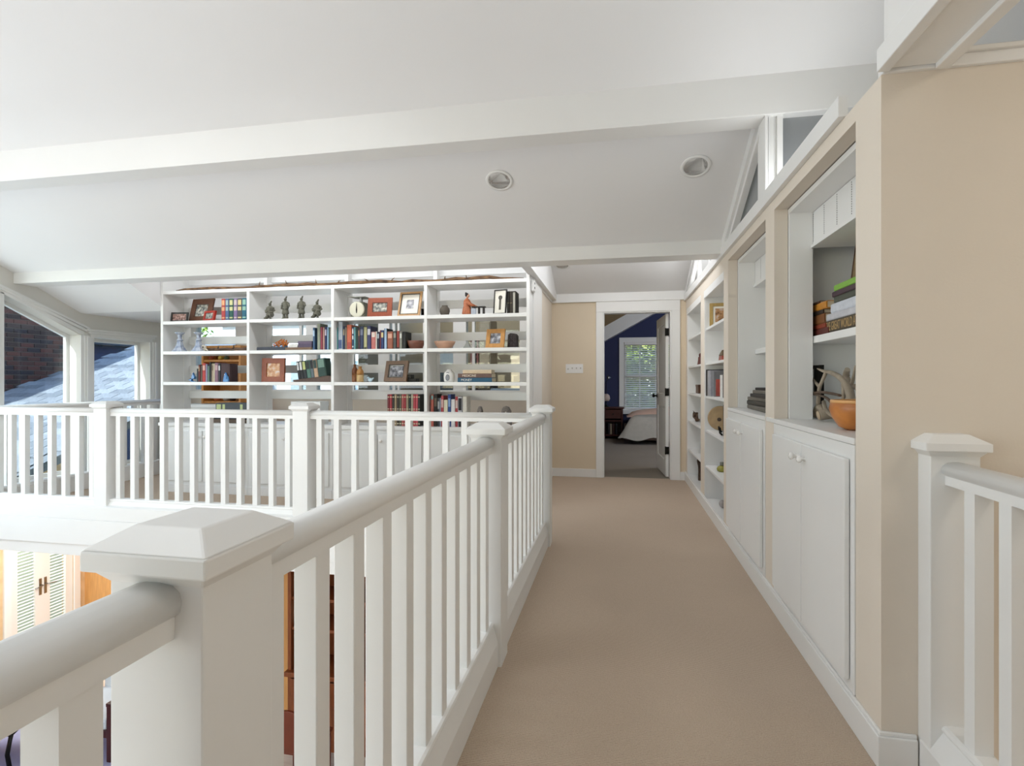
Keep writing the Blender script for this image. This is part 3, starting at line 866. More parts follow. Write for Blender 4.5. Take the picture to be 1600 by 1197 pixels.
RS = [0.085, 0.40, 0.735, 1.055, 1.365, 1.69]
for (y0, y1), lab in ((BA, 'tall white recessed bookshelf beside the bedroom door'), (BB, 'tall white recessed bookshelf holding the sliced wood disc')):
    n = thing('recessed_bookshelf', lab, 'bookshelf', (1.05, (y0 + y1) / 2, 0.0), 'recessed bookshelves in the right wall')
    m = MB()
    m.box(RW + 0.004, 1.29, y0 - 0.0, y0 + 0.015, 0.0, 2.04); m.box(RW + 0.004, 1.29, y1 - 0.015, y1, 0.0, 2.04)
    m.box(1.275, 1.295, y0, y1, 0.0, 2.04); m.box(RW + 0.004, 1.275, y0 + 0.015, y1 - 0.015, 1.985, 2.0)
    m.box(RW - 0.002, RW + 0.014, y0, y1, 1.975, 2.043)
    m.build('carcass', WHITE, n, bevel=0.001)
    for z in RS[1:]:
        MB().box(RW + 0.012, 1.275, y0 + 0.015, y1 - 0.015, z - 0.022, z).build('shelf', WHITE, n, bevel=0.002)
    MB().box(RW + 0.002, 1.275, y0 + 0.015, y1 - 0.015, 0.0, RS[0]).build('plinth', WHITE, n, bevel=0.002)

# ================================================================== CEILING LIGHTS, SWITCHES, SENSOR
def cut_hole(obj, cutters):
    """cut the round holes for the recessed lights out of a ceiling and keep only the cut mesh"""
    for c in cutters:
        mo = obj.modifiers.new('cut', 'BOOLEAN'); mo.object = c; mo.solver = 'EXACT'
    bpy.context.view_layer.update()
    me = bpy.data.meshes.new_from_object(obj.evaluated_get(bpy.context.evaluated_depsgraph_get()))
    obj.modifiers.clear(); obj.data = me
    for c in cutters: bpy.data.objects.remove(c)
def cutter(x, y, zf, slope, r):
    c = MB().lathe([(r, -0.05), (r, 0.105)], 32).build('cutter', WHITE_FLAT)
    c.location = (x, y, zf(y)); c.rotation_euler = (math.atan(slope), 0, 0)
    return c
cut_hole(CEIL, [cutter(x, 3.73, ceil_z, -0.458, 0.0795) for x in (-0.817, 0.503)])
cut_hole(CEIL2, [cutter(-0.62, 6.19, dorm_z, -0.42, 0.0715)])
def downlight(x, y, zf, slope, r, label):
    ang = math.atan(slope)
    z = zf(y)
    t = thing('recessed_light', label, 'ceiling light', (x, y, z), 'recessed ceiling lights', (ang, 0, 0))
    MB().lathe([(r, -0.001), (r + 0.02, -0.001), (r + 0.018, -0.006), (r + 0.002, -0.008), (r - 0.002, -0.004)], 32).build('trim_ring', WHITE, t, world=False)
    MB().lathe([(r, -0.004), (r * 0.97, 0.004), (r * 0.90, 0.03), (r * 0.74, 0.06), (r * 0.48, 0.08), (r * 0.2, 0.087), (0.0, 0.088)], 22, smooth=False).build('reflector', CHROME, t, world=False)
    MB().lathe([(0.0, 0.062), (0.012, 0.064), (0.018, 0.072), (0.014, 0.084), (0.0, 0.086)], 18).build('bulb', mat('frosted_bulb_glass', '#dcdcdc', 0.15), t, world=False)
for x, lab in ((-0.817, 'chrome recessed light on the ceiling, the one over the gallery'), (0.503, 'chrome recessed light on the ceiling, the one over the walkway')):
    downlight(x, 3.73, ceil_z, -0.458, 0.078, lab)
downlight(-0.62, 6.19, dorm_z, -0.42, 0.07, 'small recessed light half hidden behind the farther beam')
sw = thing('switch_plate', 'white plate of four light switches on the tan wall beside the bedroom door', 'light switch', ((px(884, DW) + px(911, DW)) / 2, DW, pz(898, 576, DW)))
hw = (px(911, DW) - px(884, DW)) / 2
MB().box(-hw, hw, -0.006, 0, -0.057, 0.057).build('plate', WHITE, sw, world=False, bevel=0.002)
for k in range(4):
    x = hw * (-0.72 + 0.48 * k)
    MB().box(x - 0.006, x + 0.006, -0.016, -0.006, -0.004 if k else -0.014, 0.014 if k else 0.004).build('toggle', plain('#b4b2ae'), sw, world=False)
se = thing('wall_sensor', 'small white wall sensor with two dark spots beside the bookcase top', 'sensor', (UX[4] + 0.017, BY + 0.12, pzx(835, 451, UX[4] + 0.02)))
MB().box(0, 0.03, -0.05, 0.05, -0.055, 0.055).build('housing', WHITE, se, world=False, bevel=0.006)
for z in (0.022, -0.022):
    MB().lathe([(0.012, 0), (0.010, 0.004), (0.0, 0.005)], 12, xf=Matrix.Translation((0.03, -0.01, z)) @ Matrix.Rotation(R(90), 4, 'Y')).build('lens', BLACKM, se, world=False)
# ================================================================== THINGS ON THE SHELVES
def top(i): return SH[i] if i == 0 else SH[i] + ST / 2
def zc_of(u, Y): return Y / (CY + SY * ray(u))
def leather(h): return mat('cloth_' + h.strip('#'), h, 0.6, noise=0.18, scale=30)

def book(label, group, t, d, h, hexc, loc, rot=(0, 0, 0), band=None, parts=True, cloth=True, name='book'):
    """upright book in its own axes: thickness x 0..t, spine at y=0 facing -y, height z"""
    b = thing(name, label, 'book', loc, group, rot)
    c = leather(hexc)
    k = min(0.003, t * 0.15)
    m = MB()
    r = min(t * 0.18, 0.006)
    m.prism([(0, 0.004), (t * 0.15, 0.0), (t * 0.85, 0.0), (t, 0.004), (t, 0.006), (0, 0.006)], 'z', 0, h)
    m.box(0, k, 0.006, d, 0, h); m.box(t - k, t, 0.006, d, 0, h)
    m.build('cover', c, b, world=False)
    MB().box(k, t - k, 0.007, d - 0.004, 0.003, h - 0.003).build('pages', PAPER, b, world=False)
    if band:
        m = MB()
        for z0, z1 in band[1]:
            m.box(t * 0.14, t * 0.86, -0.0008, 0.0004, h * z0, h * z1)
        o = m.build('spine_label', leather(band[0]), b, world=False)
    return b

def hy(c): return c.replace(' ', '-')
def book_row(specs, Y, z, row, group, depth=0.15, rot=None, start=None, stop=None):
    n = len(specs)
    for i, s in enumerate(specs):
        u0, u1, vt, cname, hx = s[:5]
        band = s[5] if len(s) > 5 else None
        x0, x1 = px(u0, Y), px(u1, Y)
        h = pz((u0 + u1) / 2, vt, Y) - z
        if i == 0: lab = '%s book starting the %s, beside the %s one' % (hy(cname), row, hy(specs[1][3]))
        elif i == n - 1: lab = '%s book ending the %s, after the %s one' % (hy(cname), row, hy(specs[n - 2][3]))
        else: lab = '%s book between the %s and %s ones, %s' % (hy(cname), hy(specs[i - 1][3]), hy(specs[i + 1][3]), row)
        book(lab, group, max(0.008, x1 - x0 - 0.0008), depth + random.uniform(-0.012, 0.012), h, hx, (x0, Y + random.uniform(0, 0.006), z), rot or (0, 0, 0), band)

B = BY + 0.06
GOLD = '#c9b98a'
bb = lambda c: (c, ((0.10, 0.16), (0.45, 0.62), (0.70, 0.93)))
b1 = lambda c: (c, ((0.62, 0.88),))
b2 = lambda c: (c, ((0.08, 0.13), (0.55, 0.90)))
book_row([(345.6, 351.6, 466.8, 'red leather', '#a83a3c', bb('#d8a074')), (351.8, 357.4, 466.6, 'slate blue leather', '#4a5f86', bb('#9db0ae')), (357.5, 364.2, 466.4, 'dark green leather', '#1f5148', bb('#c7c48e')),
          (364.4, 370.3, 466.2, 'lavender leather', '#79658e', bb('#c6b6b2')), (370.4, 377.7, 466.0, 'charcoal leather', '#4a4b4e', bb('#d0bd84')), (377.9, 385.0, 465.6, 'teal leather', '#1d5d74', bb('#8fb9a6'))],
         B, top(3), 'matched leather set', 'matched leather volumes in the first bay')
book_row([(306.7, 309.5, 576, 'black', '#1c2427'), (309.6, 312.3, 570, 'dark red', '#6a2a26', b1('#a08060')), (312.4, 315.7, 571, 'brown', '#54463c'), (315.8, 320.8, 567.5, 'scarlet', '#b23a36', b1('#d8b0a0')),
          (321, 323.9, 569, 'lilac grey', '#8a87a0'), (324, 326.8, 572, 'sage green', '#5f7a6c'), (326.9, 329.7, 566, 'jet black', '#121416'), (329.8, 333, 568, 'tan', '#a2927c', b1('#7a6a58')),
          (333.1, 335, 568, 'cream', '#d8cfb4'), (335.1, 340.6, 567, 'mauve', '#8a6878', b1('#c0a0a0')), (340.8, 344.4, 568, 'black and white', '#1c1f26', b1('#c8c8c8')), (344.6, 358.5, 568.2, 'wide dark maroon', '#3c2022')],
         B, top(2 - 1), 'row held by fish bookends', 'books between the blue fish bookends', 0.14)
book_row([(488.4, 491.8, 512, 'thin blue', '#3c5a7c', b1('#a8c0d8')), (495.2, 500.2, 505.5, 'grey green', '#8f9684'), (500.4, 503.8, 511, 'crimson', '#8f3a48'), (504, 506.8, 511.5, 'pink tan', '#bd9488'),
          (507, 510.3, 510.5, 'navy', '#262c58', b1('#c0b8c8')), (510.5, 513, 511, 'pale blue', '#9cc0de'), (513.1, 515, 511.5, 'bottle green', '#31564a'), (515.1, 517.4, 511.5, 'grey', '#9a968e')],
         B, top(2), 'short row by purple box', 'upright books in the second bay')
book_row([(521.2, 527.5, 511.7, 'teal', '#3f9aa0', ('#d8d0a0', ((0.90, 0.99),))), (528, 534.8, 502.5, 'white and blue', '#b9c4cf', ('#5b6f9a', ((0.05, 0.35),))), (535.5, 538.5, 510, 'dark blue', '#24385c', b1('#a89a80')), (538.6, 541.6, 511, 'grey brown', '#8a7a68'),
          (541.9, 549, 507.5, 'coral', '#cf6a4c', ('#b04a44', ((0.05, 0.3),))), (549.5, 552.5, 511, 'navy dotted', '#27405e', bb('#d8d8d8')), (552.6, 555.5, 511, 'aqua', '#6aa0a4'), (555.6, 558.9, 511, 'forest green', '#1c3c34'),
          (559, 562, 512, 'plum', '#4c3038', b1('#987860')), (562.1, 567.5, 510, 'ink blue', '#2f3a58', b1('#777c90')), (567.9, 573, 511, 'pale olive', '#b4b184', ('#3c3c34', ((0.02, 0.1),))), (573.5, 579.2, 509.5, 'indigo', '#3a3c66', b1('#c8c8d0')),
          (579.7, 586.5, 518.5, 'rose and white', '#c0726c', ('#e6d8cc', ((0.7, 0.97),))), (586.7, 588.7, 518, 'ivory', '#e2dcd0'), (589, 592.6, 518.4, 'midnight blue', '#1f2438', b1('#b0b8c0')), (593, 595, 516, 'wine red', '#6f2c3a'),
          (595.1, 599.4, 516, 'royal blue', '#2c3c6c', b1('#d8c890')), (599.7, 604.5, 513.2, 'black and sky blue', '#1e2630', ('#a8c0d8', ((0.0, 1.0),))), (605, 613.5, 518, 'rust', '#9a5a44', b1('#d8a890')), (614, 618.8, 517, 'dark grey', '#4a4c4a', b1('#9a9a90')),
          (619.5, 623.6, 517, 'brick red', '#933a30', ('#282424', ((0.0, 0.1),))), (624, 628, 518, 'ash grey', '#8c8a80', b1('#d8d8d0')), (628.3, 634, 518.3, 'leaning black', '#15130f')],
         B, top(2), 'long row by dark bowl', 'long row of books in the third bay')
cols = [('dark crimson', '#7a2a30'), ('red', '#b23c44'), ('black striped', '#2c2620'), ('tan', '#a08a6c'), ('dark brown', '#3e342a'), ('olive', '#5d604a'), ('rose', '#b4605c'), ('deep red', '#a03038'), ('grey tan', '#9a8e74'), ('green black', '#1c2822'), ('stone', '#aaa08c'), ('bright red', '#b8404a'), ('pinkish red', '#c0525c'), ('black', '#26241f')]
w_ = (656.5 - 605.0) / 14
book_row([(605 + w_ * i, 605 + w_ * (i + 1), 616.3, c + ' striped' if 'striped' not in c else c, h, ('#cfc3a6', ((0.06, 0.09), (0.3, 0.48), (0.52, 0.55), (0.9, 0.93)))) for i, (c, h) in enumerate(cols)],
         B, top(0), 'uniform striped set', 'uniform striped volumes on the countertop')
book_row([(673, 677.4, 616.8, 'coral', '#c46a5c', ('#78a8a8', ((0.85, 0.97),))), (677.6, 683.2, 616, 'black', '#171412', b1('#6a5a4a')), (683.5, 686.8, 622, 'dark grey', '#44464a', b1('#b0b0b4')), (687, 688.5, 622, 'pale blue', '#b8c4d8'),
          (688.7, 692.8, 618.5, 'red and pink', '#b0444a', b1('#e0b8b4')), (693.3, 699.4, 625, 'short cream', '#ded6bc'), (699.6, 704.3, 616.5, 'cobalt blue', '#2c4a8a', b1('#88a8d8')), (704.8, 710.8, 624, 'short white', '#e0dedc'),
          (711, 715, 620, 'brick red', '#a8383c', b1('#e0c8c0')), (715.2, 722, 620, 'black and white', '#c8c8cc', ('#15161c', ((0.0, 0.45), (0.55, 0.95)))), (723, 729.4, 619.5, 'thick white', '#dcd8cc')],
         B, top(0), 'row by stone bookends', 'mixed books on the countertop')

def flat_book(label, group, x0, x1, t, d, y, z, hexc, text=None, tcol='#e8e0d0', ts=0.7, tx=0.06, yaw=0, tw=None, title_end=None):
    h = x1 - x0
    b = book(label, group, t, d, h, hexc, (x0, y, z + t), (0, R(90), yaw))
    if text:
        M = Matrix(((0, -1, 0, t * 0.52), (0, 0, -1, -0.0006), (1, 0, 0, h * tx), (0, 0, 0, 1)))
        lettering(text, t * ts, mat('ink_' + tcol.strip('#'), tcol, 0.6), b, M, width=tw)
    return b
# stacked books, third shelf of the last bay
zt = top(1)
X = lambda u: px(u, B)
flat_book('thick blue book lettered MONEY, lowest of the stack beside the portrait jar', 'stack of three lettered books', X(715), X(768.5), 0.042, 0.19, B, zt, '#1f5673', 'MONEY', '#e6e2d8', 0.75, 0.10, tw=0.11)
flat_book('brown book lettered MEDICINE lying on the blue lettered book', 'stack of three lettered books', X(715.4), X(768), 0.041, 0.19, B, zt + 0.042, '#6d5248', 'MEDICINE', '#e6d8c4', 0.75, 0.13, tw=0.14)
flat_book('narrow cream book on top of the lettered stack', 'stack of three lettered books', X(723), X(767.5), 0.036, 0.16, B, zt + 0.083, '#d9c3a4')
# stacked books, first bay on the countertop
zt = top(0)
flat_book('brown book at the bottom of the stack on the first bay countertop', 'big books stacked on the countertop', X(330), X(384), 0.04, 0.22, B, zt, '#5b4a3a')
flat_book('black book second from bottom of the countertop stack', 'big books stacked on the countertop', X(334), X(385), 0.035, 0.21, B, zt + 0.04, '#23252a')
flat_book('bright blue book under the thick grey one on the countertop stack', 'big books stacked on the countertop', X(332), X(385.5), 0.045, 0.21, B, zt + 0.075, '#2b4f9c', None)
tb = book('thick dark grey book with green spine emblem topping the countertop stack', 'big books stacked on the countertop', 0.092, 0.2, X(386) - X(337), '#44494e', (X(337), B, zt + 0.12 + 0.092), (0, R(90), 0), ('#b9c48a', ((0.03, 0.17), (0.22, 0.30), (0.78, 0.86))))
# second bay
zt = top(2)
flat_book('wide flat charcoal book under the orange flowers', 'flat books in the second bay', X(401), X(445), 0.038, 0.2, B, zt, '#3a3f4a')
flat_book('flat brown book under the purple box in the second bay', 'flat books in the second bay', X(446), X(486.2), 0.030, 0.2, B, zt, '#7a604a')
bx = thing('purple_box', 'dull purple box lying on the flat brown book', 'box', ((X(465) + X(486)) / 2, B + 0.08, zt + 0.03))
hw = (X(486) - X(465)) / 2
MB().box(-hw, hw, -0.07, 0.07, 0, 0.042).build('tray', leather('#564a62'), bx, world=False, bevel=0.002)
MB().box(-hw - 0.002, hw + 0.002, -0.072, 0.072, 0.036, 0.064).build('lid', leather('#64566c'), bx, world=False, bevel=0.002)
pa = thing('folded_paper', 'folded white paper bundle between the orange flowers and the purple box', 'paper', ((X(448) + X(464)) / 2, B + 0.07, zt + 0.0305))
hw = (X(464) - X(448)) / 2
m = MB()
for k in range(4):
    m.box(-hw + 0.004 * k, hw - 0.003 * (3 - k), -0.05, 0.05, 0.009 * k, 0.009 * k + 0.0085)
m.build('sheets', leather('#e2e0dc'), pa, world=False)
fl = thing('dried_flowers', 'orange dried flower sprig lying on the charcoal book', 'flowers', (X(436), B + 0.06, zt + 0.039))
ORANGE = mat('dried_orange_petals', '#c8702a', 0.7, col2='#a3622c', scale=20)
for k, (dx, dz, r_) in enumerate([(-0.085, 0.018, 0.016), (-0.055, 0.034, 0.020), (-0.02, 0.045, 0.024), (0.005, 0.062, 0.022), (0.03, 0.05, 0.026), (0.055, 0.032, 0.02), (-0.035, 0.018, 0.018), (0.02, 0.022, 0.02)]):
    m = MB()
    for q in range(7):
        a = q * 2 * math.pi / 7
        m.ball((dx + 0.75 * r_ * math.cos(a), -0.01 + 0.6 * r_ * math.sin(a * 2), dz + 0.75 * r_ * math.sin(a)), r_ * 0.42, r_ * 0.3, r_ * 0.42, 8, 5)
    m.ball((dx, -0.015, dz), r_ * 0.4, r_ * 0.4, r_ * 0.4, 8, 5)
    m.build('blossom', ORANGE, fl, world=False)
MB().tube([(-0.13, 0, 0.006), (-0.08, 0, 0.012), (-0.02, 0.01, 0.022), (0.05, 0, 0.014)], 0.004, 6).tube([(-0.02, 0, 0.02), (0.0, 0, 0.045)], 0.003, 6).build('stem', WALNUT, fl, world=False)
wb_ = thing('white_box', 'plain white box on the countertop in the second bay', 'box', ((X(455) + X(500)) / 2, B + 0.08, top(0)))
hw = (X(500) - X(455)) / 2
MB().box(-hw, hw, -0.08, 0.09, 0, 0.19).build('body', WHITE, wb_, world=False, bevel=0.004)
MB().box(-hw - 0.003, hw + 0.003, -0.083, 0.093, 0.185, 0.235).build('lid', WHITE, wb_, world=False, bevel=0.004)

# slanted stand with leaning paperbacks
zs = top(1)
stx0, stx1 = X(457.5), X(517.5)
st = thing('book_stand', 'slanted dark wooden stand holding leaning green and black paperbacks', 'book stand', ((stx0 + stx1) / 2, B + 0.07, zs))
L_ = stx1 - stx0; h1 = 0.06
MB().prism([(-L_ / 2, 0), (L_ / 2, 0), (L_ / 2, h1), (L_ / 2 - 0.02, h1), (-L_ / 2, 0.014)], 'y', -0.06, -0.04).prism([(-L_ / 2, 0), (L_ / 2, 0), (L_ / 2, h1), (L_ / 2 - 0.02, h1), (-L_ / 2, 0.014)], 'y', 0.04, 0.06).build('wedge', WALNUT, st, world=False)
MB().prism([(-L_ / 2, 0.014), (L_ / 2 - 0.02, h1), (L_ / 2 - 0.02, h1 + 0.006), (-L_ / 2, 0.02)], 'y', -0.07, 0.07).build('rest', WALNUT, st, world=False)
ang = math.atan2(h1 - 0.014, L_ - 0.02)
specs = [('black', '#16181a', '#d8d8d8', .030), ('black and white', '#1c1e22', '#e0e0e0', .033), ('black and lime', '#20262a', '#c8d08a', .040), ('grey green', '#51786c', '#26302c', .044), ('slate', '#5c6a70', '#1a1e22', .036), ('tan and teal', '#c2a184', '#2c4440', .044), ('wide dark green', '#25463e', '#7a9a8c', .092)]
xx = 0.055
for i, (c, h, h2, t) in enumerate(specs):
    loc = (stx0 + xx * math.cos(ang), B + 0.012, zs + 0.0215 + xx * math.sin(ang))
    book('leaning %s paperback on the slanted stand' % c, 'paperbacks on the slanted stand', t, 0.12, 0.185, h, loc, (0, -ang - R(2), 0), (h2, ((0.5, 0.95),)))
    xx += t + 0.001

# ---------------------------------------------------------------- picture frames
def pframe(label, u0, u1, vt, z, Y, tilt, yaw, bw, hexc, photo, mount=0.0, wood=True, d=0.018, stand=None, w=None, hgt=None, loc=None, rebate=None, name='framed_picture'):
    if w is None:
        w = (px(u1, Y) - px(u0, Y)) / max(0.5, math.cos(yaw)); hgt = (pz((u0 + u1) / 2, vt, Y) - z) / math.cos(tilt)
        loc = ((px(u0, Y) + px(u1, Y)) / 2, Y, z + d * math.sin(tilt))
    t = thing(name, label, 'picture frame', loc, None, (-tilt, 0, yaw))
    fm = mat('wood_' + hexc.strip('#'), hexc, 0.42, noise=0.25, scale=9, stretch=(8, 8, 3)) if wood else plain(hexc, 0.4)
    m = MB(); a = w / 2
    for P in ([(-a, 0), (a, 0), (a - bw, bw), (-a + bw, bw)], [(a, 0), (a, hgt), (a - bw, hgt - bw), (a - bw, bw)], [(a, hgt), (-a, hgt), (-a + bw, hgt - bw), (a - bw, hgt - bw)], [(-a, hgt), (-a, 0), (-a + bw, bw), (-a + bw, hgt - bw)]):
        m.prism(P, 'y', 0, d)
    m.build('frame', fm, t, world=False, bevel=0.002)
    if rebate:
        m = MB(); q = 0.006
        m.box(-a + bw - 0.001, -a + bw + q, 0.001, 0.007, bw, hgt - bw); m.box(a - bw - q, a - bw + 0.001, 0.001, 0.007, bw, hgt - bw)
        m.box(-a + bw, a - bw, 0.001, 0.007, bw - 0.001, bw + q); m.box(-a + bw, a - bw, 0.001, 0.007, hgt - bw - q, hgt - bw + 0.001)
        m.build('inner_edge', plain(rebate), t, world=False)
    MB().box(-a + bw * .6, a - bw * .6, d * 0.55, d * 0.9, bw * .6, hgt - bw * .6).build('mount', plain('#e9e5da'), t, world=False)
    MB().box(-a + bw + mount, a - bw - mount, d * 0.45, d * 0.56, bw + mount, hgt - bw - mount).build('photograph', photo, t, world=False)
    if tilt > 0.02:
        MB().prism([(d, hgt * 0.75), (d, hgt * 0.7), (d + hgt * 0.7 * math.sin(tilt + R(14)) , 0.012 + d * 0 + hgt * 0.7 * math.sin(tilt) * 0.45)], 'x', -0.02, 0.02).build('easel', plain('#17130f'), t, world=False)
    return t
PH_BW = photo_mat('grey_photograph', '#2c2c30', '#8a8a90', '#d8d8dc', 8)
PH_COL = photo_mat('colour_photograph', '#38424a', '#9a9a92', '#e0dccf', 10)
PH_WARM = photo_mat('faded_photograph', '#4c3c38', '#b4988a', '#dcc8bc', 8)
PH_FAM = photo_mat('group_photograph', '#3c2c28', '#9a7468', '#c0a8a0', 14)
PH_PEACH = photo_mat('orange_photograph', '#a86a48', '#d0a070', '#d8d0cc', 8)
zt = top(3)
pframe('small dark frame with family photo at the end of the first bay', 267, 291, 488, zt, B + 0.02, R(8), R(6), 0.018, '#2c2a28', PH_FAM, wood=False)
pframe('large brown wooden frame leaning behind the small red frame', 292, 329, 466, zt, B + 0.09, R(14), R(-6), 0.062, '#6a4430', PH_COL, rebate='#4a2e20')
pframe('small red frame in front of the large brown one', 314, 335, 486, zt, B, R(12), R(-14), 0.022, '#a03226', PH_COL, wood=False, d=0.026)
pframe('reddish brown frame with a photograph next to the kitchen scale', 574.2, 611, 465, zt, B, R(8), R(4), 0.048, '#9a4c30', PH_COL, rebate='#5a2a1a')
pframe('pale wood frame with a wide white mount, leaning back', 619.5, 656, 455, zt, B + 0.02, R(15), R(-6), 0.022, '#c69a68', PH_BW, mount=0.062, rebate='#1c1612')
pframe('square orange brown frame with a toned photograph in the second bay', 408.2, 443.7, 559.6, top(1), B + 0.02, R(3), 0, 0.055, '#8f4620', PH_PEACH, d=0.024)
pframe('thick brown stepped frame with a grey photograph in the third bay', 598, 635, 564.5, top(1), B + 0.02, R(14), R(-8), 0.040, '#7a604a', PH_BW, d=0.03, rebate='#2a2420', mount=0.012)
pframe('light orange wood frame with a snapshot beside the carved dark block', 757.5, 787.5, 514, top(2), B + 0.01, R(12), R(-10), 0.042, '#c8904c', PH_BW)
pframe('black frame with a key drawing on white, near the bookcase end', 769.5, 790.5, 452, zt, B, R(6), R(-16), 0.010, '#1c1b1a', plain('#dcd8cc'), wood=False)
kd = bpy.data.objects[[o.name for o in bpy.data.objects if o.get('label', '').startswith('black frame with a key')][0]]
hk = pz(780, 452, B) - zt
MB().lathe([(0.012, 0.007), (0.022, 0.007), (0.022, 0.0068), (0.012, 0.0068)], 16, xf=Matrix.Translation((0, 0.0145, hk * 0.68)) @ Matrix.Rotation(R(90), 4, 'X')).box(-0.011, 0.011, 0.0065, 0.008, hk * 0.18, hk * 0.6).build('key_drawing', plain('#4a463e'), kd, world=False)

# black albums behind the black frame
xa = X(791)
for i, (t, c, lab) in enumerate([(0.028, '#2a2620', 'tall charcoal album directly behind the black framed drawing'), (0.026, '#3c352c', 'brownish album second behind the black framed drawing'), (0.030, '#15130f', 'black album with pale stripe nearest the bookcase end')]):
    book(lab, 'dark albums at the bookcase end', t, 0.17, pz(800, 455, B + .03) - zt, c, (xa, B + 0.03, zt), (0, 0, 0), ('#b8b4a8', ((0.05, 0.95),)) if i == 2 else ('#8a7a5a', ((0.48, 0.5),)))
    xa += t + 0.001

# ---------------------------------------------------------------- statues
CLAY = mat('grey_green_terracotta', '#67665a', 0.9, noise=0.3, scale=40, bump=0.3)
def warrior(label, u, vt, kneel):
    Y = B + 0.03
    h = pz(u, vt, Y) - top(3)
    t = thing('warrior_statue', label, 'statue', (px(u, Y), Y, top(3)), 'clay warrior statues in the second bay', (0, 0, R(8 if kneel else 0)))
    if not kneel:
        s = h / 0.275
        m = MB()
        m.lathe([(0.018, 0.06), (0.040, 0.062), (0.042, 0.075), (0.034, 0.11), (0.028, 0.135), (0.030, 0.15), (0.036, 0.185), (0.034, 0.197), (0.018, 0.206), (0.012, 0.21)], 18, sx=s, sy=0.72 * s, xf=Matrix.Scale(s, 4, (0, 0, 1)))
        m.build('body', CLAY, t, world=False)
        for sg in (-1, 1):
            MB().lathe([(0.015, 0.0), (0.016, 0.02), (0.013, 0.065)], 10, sx=s, sy=s, xf=Matrix.Translation((sg * 0.019 * s, 0, 0)) @ Matrix.Scale(s, 4, (0, 0, 1))).ball((sg * 0.020 * s, -0.014 * s, 0.009 * s), 0.014 * s, 0.024 * s, 0.009 * s, 10, 6).build('boot', CLAY, t, world=False)
            MB().tube([(sg * 0.034 * s, 0, 0.188 * s), (sg * 0.045 * s, 0.0, 0.155 * s), (sg * 0.040 * s, -0.012 * s, 0.125 * s), (sg * 0.012 * s, -0.026 * s, 0.118 * s)], [0.013 * s, 0.012 * s, 0.011 * s, 0.008 * s], 8).build('arm', CLAY, t, world=False)
        hz = 0.225 * s
    else:
        s = h / 0.205
        m = MB()
        m.lathe([(0.034, 0.04), (0.042, 0.05), (0.034, 0.085), (0.030, 0.10), (0.038, 0.125), (0.034, 0.138), (0.017, 0.148), (0.012, 0.152)], 18, sx=s, sy=0.8 * s, xf=Matrix.Scale(s, 4, (0, 0, 1)))
        m.build('body', CLAY, t, world=False)
        MB().tube([(0.015 * s, 0.01, 0.05 * s), (0.02 * s, -0.03 * s, 0.05 * s), (0.02 * s, -0.035 * s, 0.008 * s)], [0.02 * s, 0.018 * s, 0.013 * s], 10).build('leg', CLAY, t, world=False)
        MB().tube([(-0.015 * s, 0.01, 0.05 * s), (-0.035 * s, -0.02 * s, 0.018 * s), (-0.05 * s, -0.03 * s, 0.011 * s)], [0.022 * s, 0.016 * s, 0.011 * s], 10).build('leg', CLAY, t, world=False)
        MB().box(-0.06 * s, 0.035 * s, -0.045 * s, 0.03 * s, 0, 0.006).build('plinth', CLAY, t, world=False)
        for sg in (-1, 1):
            MB().tube([(sg * 0.034 * s, 0, 0.130 * s), (sg * 0.046 * s, 0.0, 0.10 * s), (sg * 0.036 * s, -0.02 * s, 0.082 * s), (sg * 0.01 * s, -0.032 * s, 0.085 * s)], [0.012 * s, 0.012 * s, 0.010 * s, 0.007 * s], 8).build('arm', CLAY, t, world=False)
        hz = 0.165 * s
    MB().ball((0, -0.002, hz), 0.0145 * s, 0.016 * s, 0.021 * s, 12, 8).ball((0, -0.018 * s, hz - 0.002 * s), 0.003 * s, 0.004 * s, 0.005 * s, 6, 4).box(-0.008 * s, -0.002 * s, -0.0178 * s, -0.014 * s, hz + 0.004 * s, hz + 0.0055 * s).box(0.002 * s, 0.008 * s, -0.0178 * s, -0.014 * s, hz + 0.004 * s, hz + 0.0055 * s).build('head', CLAY, t, world=False)
    MB().ball((0.006 * s, 0.004 * s, hz + 0.024 * s), 0.009 * s, 0.010 * s, 0.012 * s, 10, 6).ball((0.012 * s, 0.004 * s, hz + 0.033 * s), 0.008 * s, 0.007 * s, 0.008 * s, 8, 5).build('topknot', CLAY, t, world=False)
warrior('kneeling clay warrior statue closest to the leather volumes', 422, 470, True)
warrior('standing clay warrior statue beside the kneeling one near the leather volumes', 446, 461.5, False)
warrior('standing clay warrior statue nearer the kitchen scale', 471, 461, False)
warrior('kneeling clay warrior statue nearest the kitchen scale', 495.5, 467.5, True)

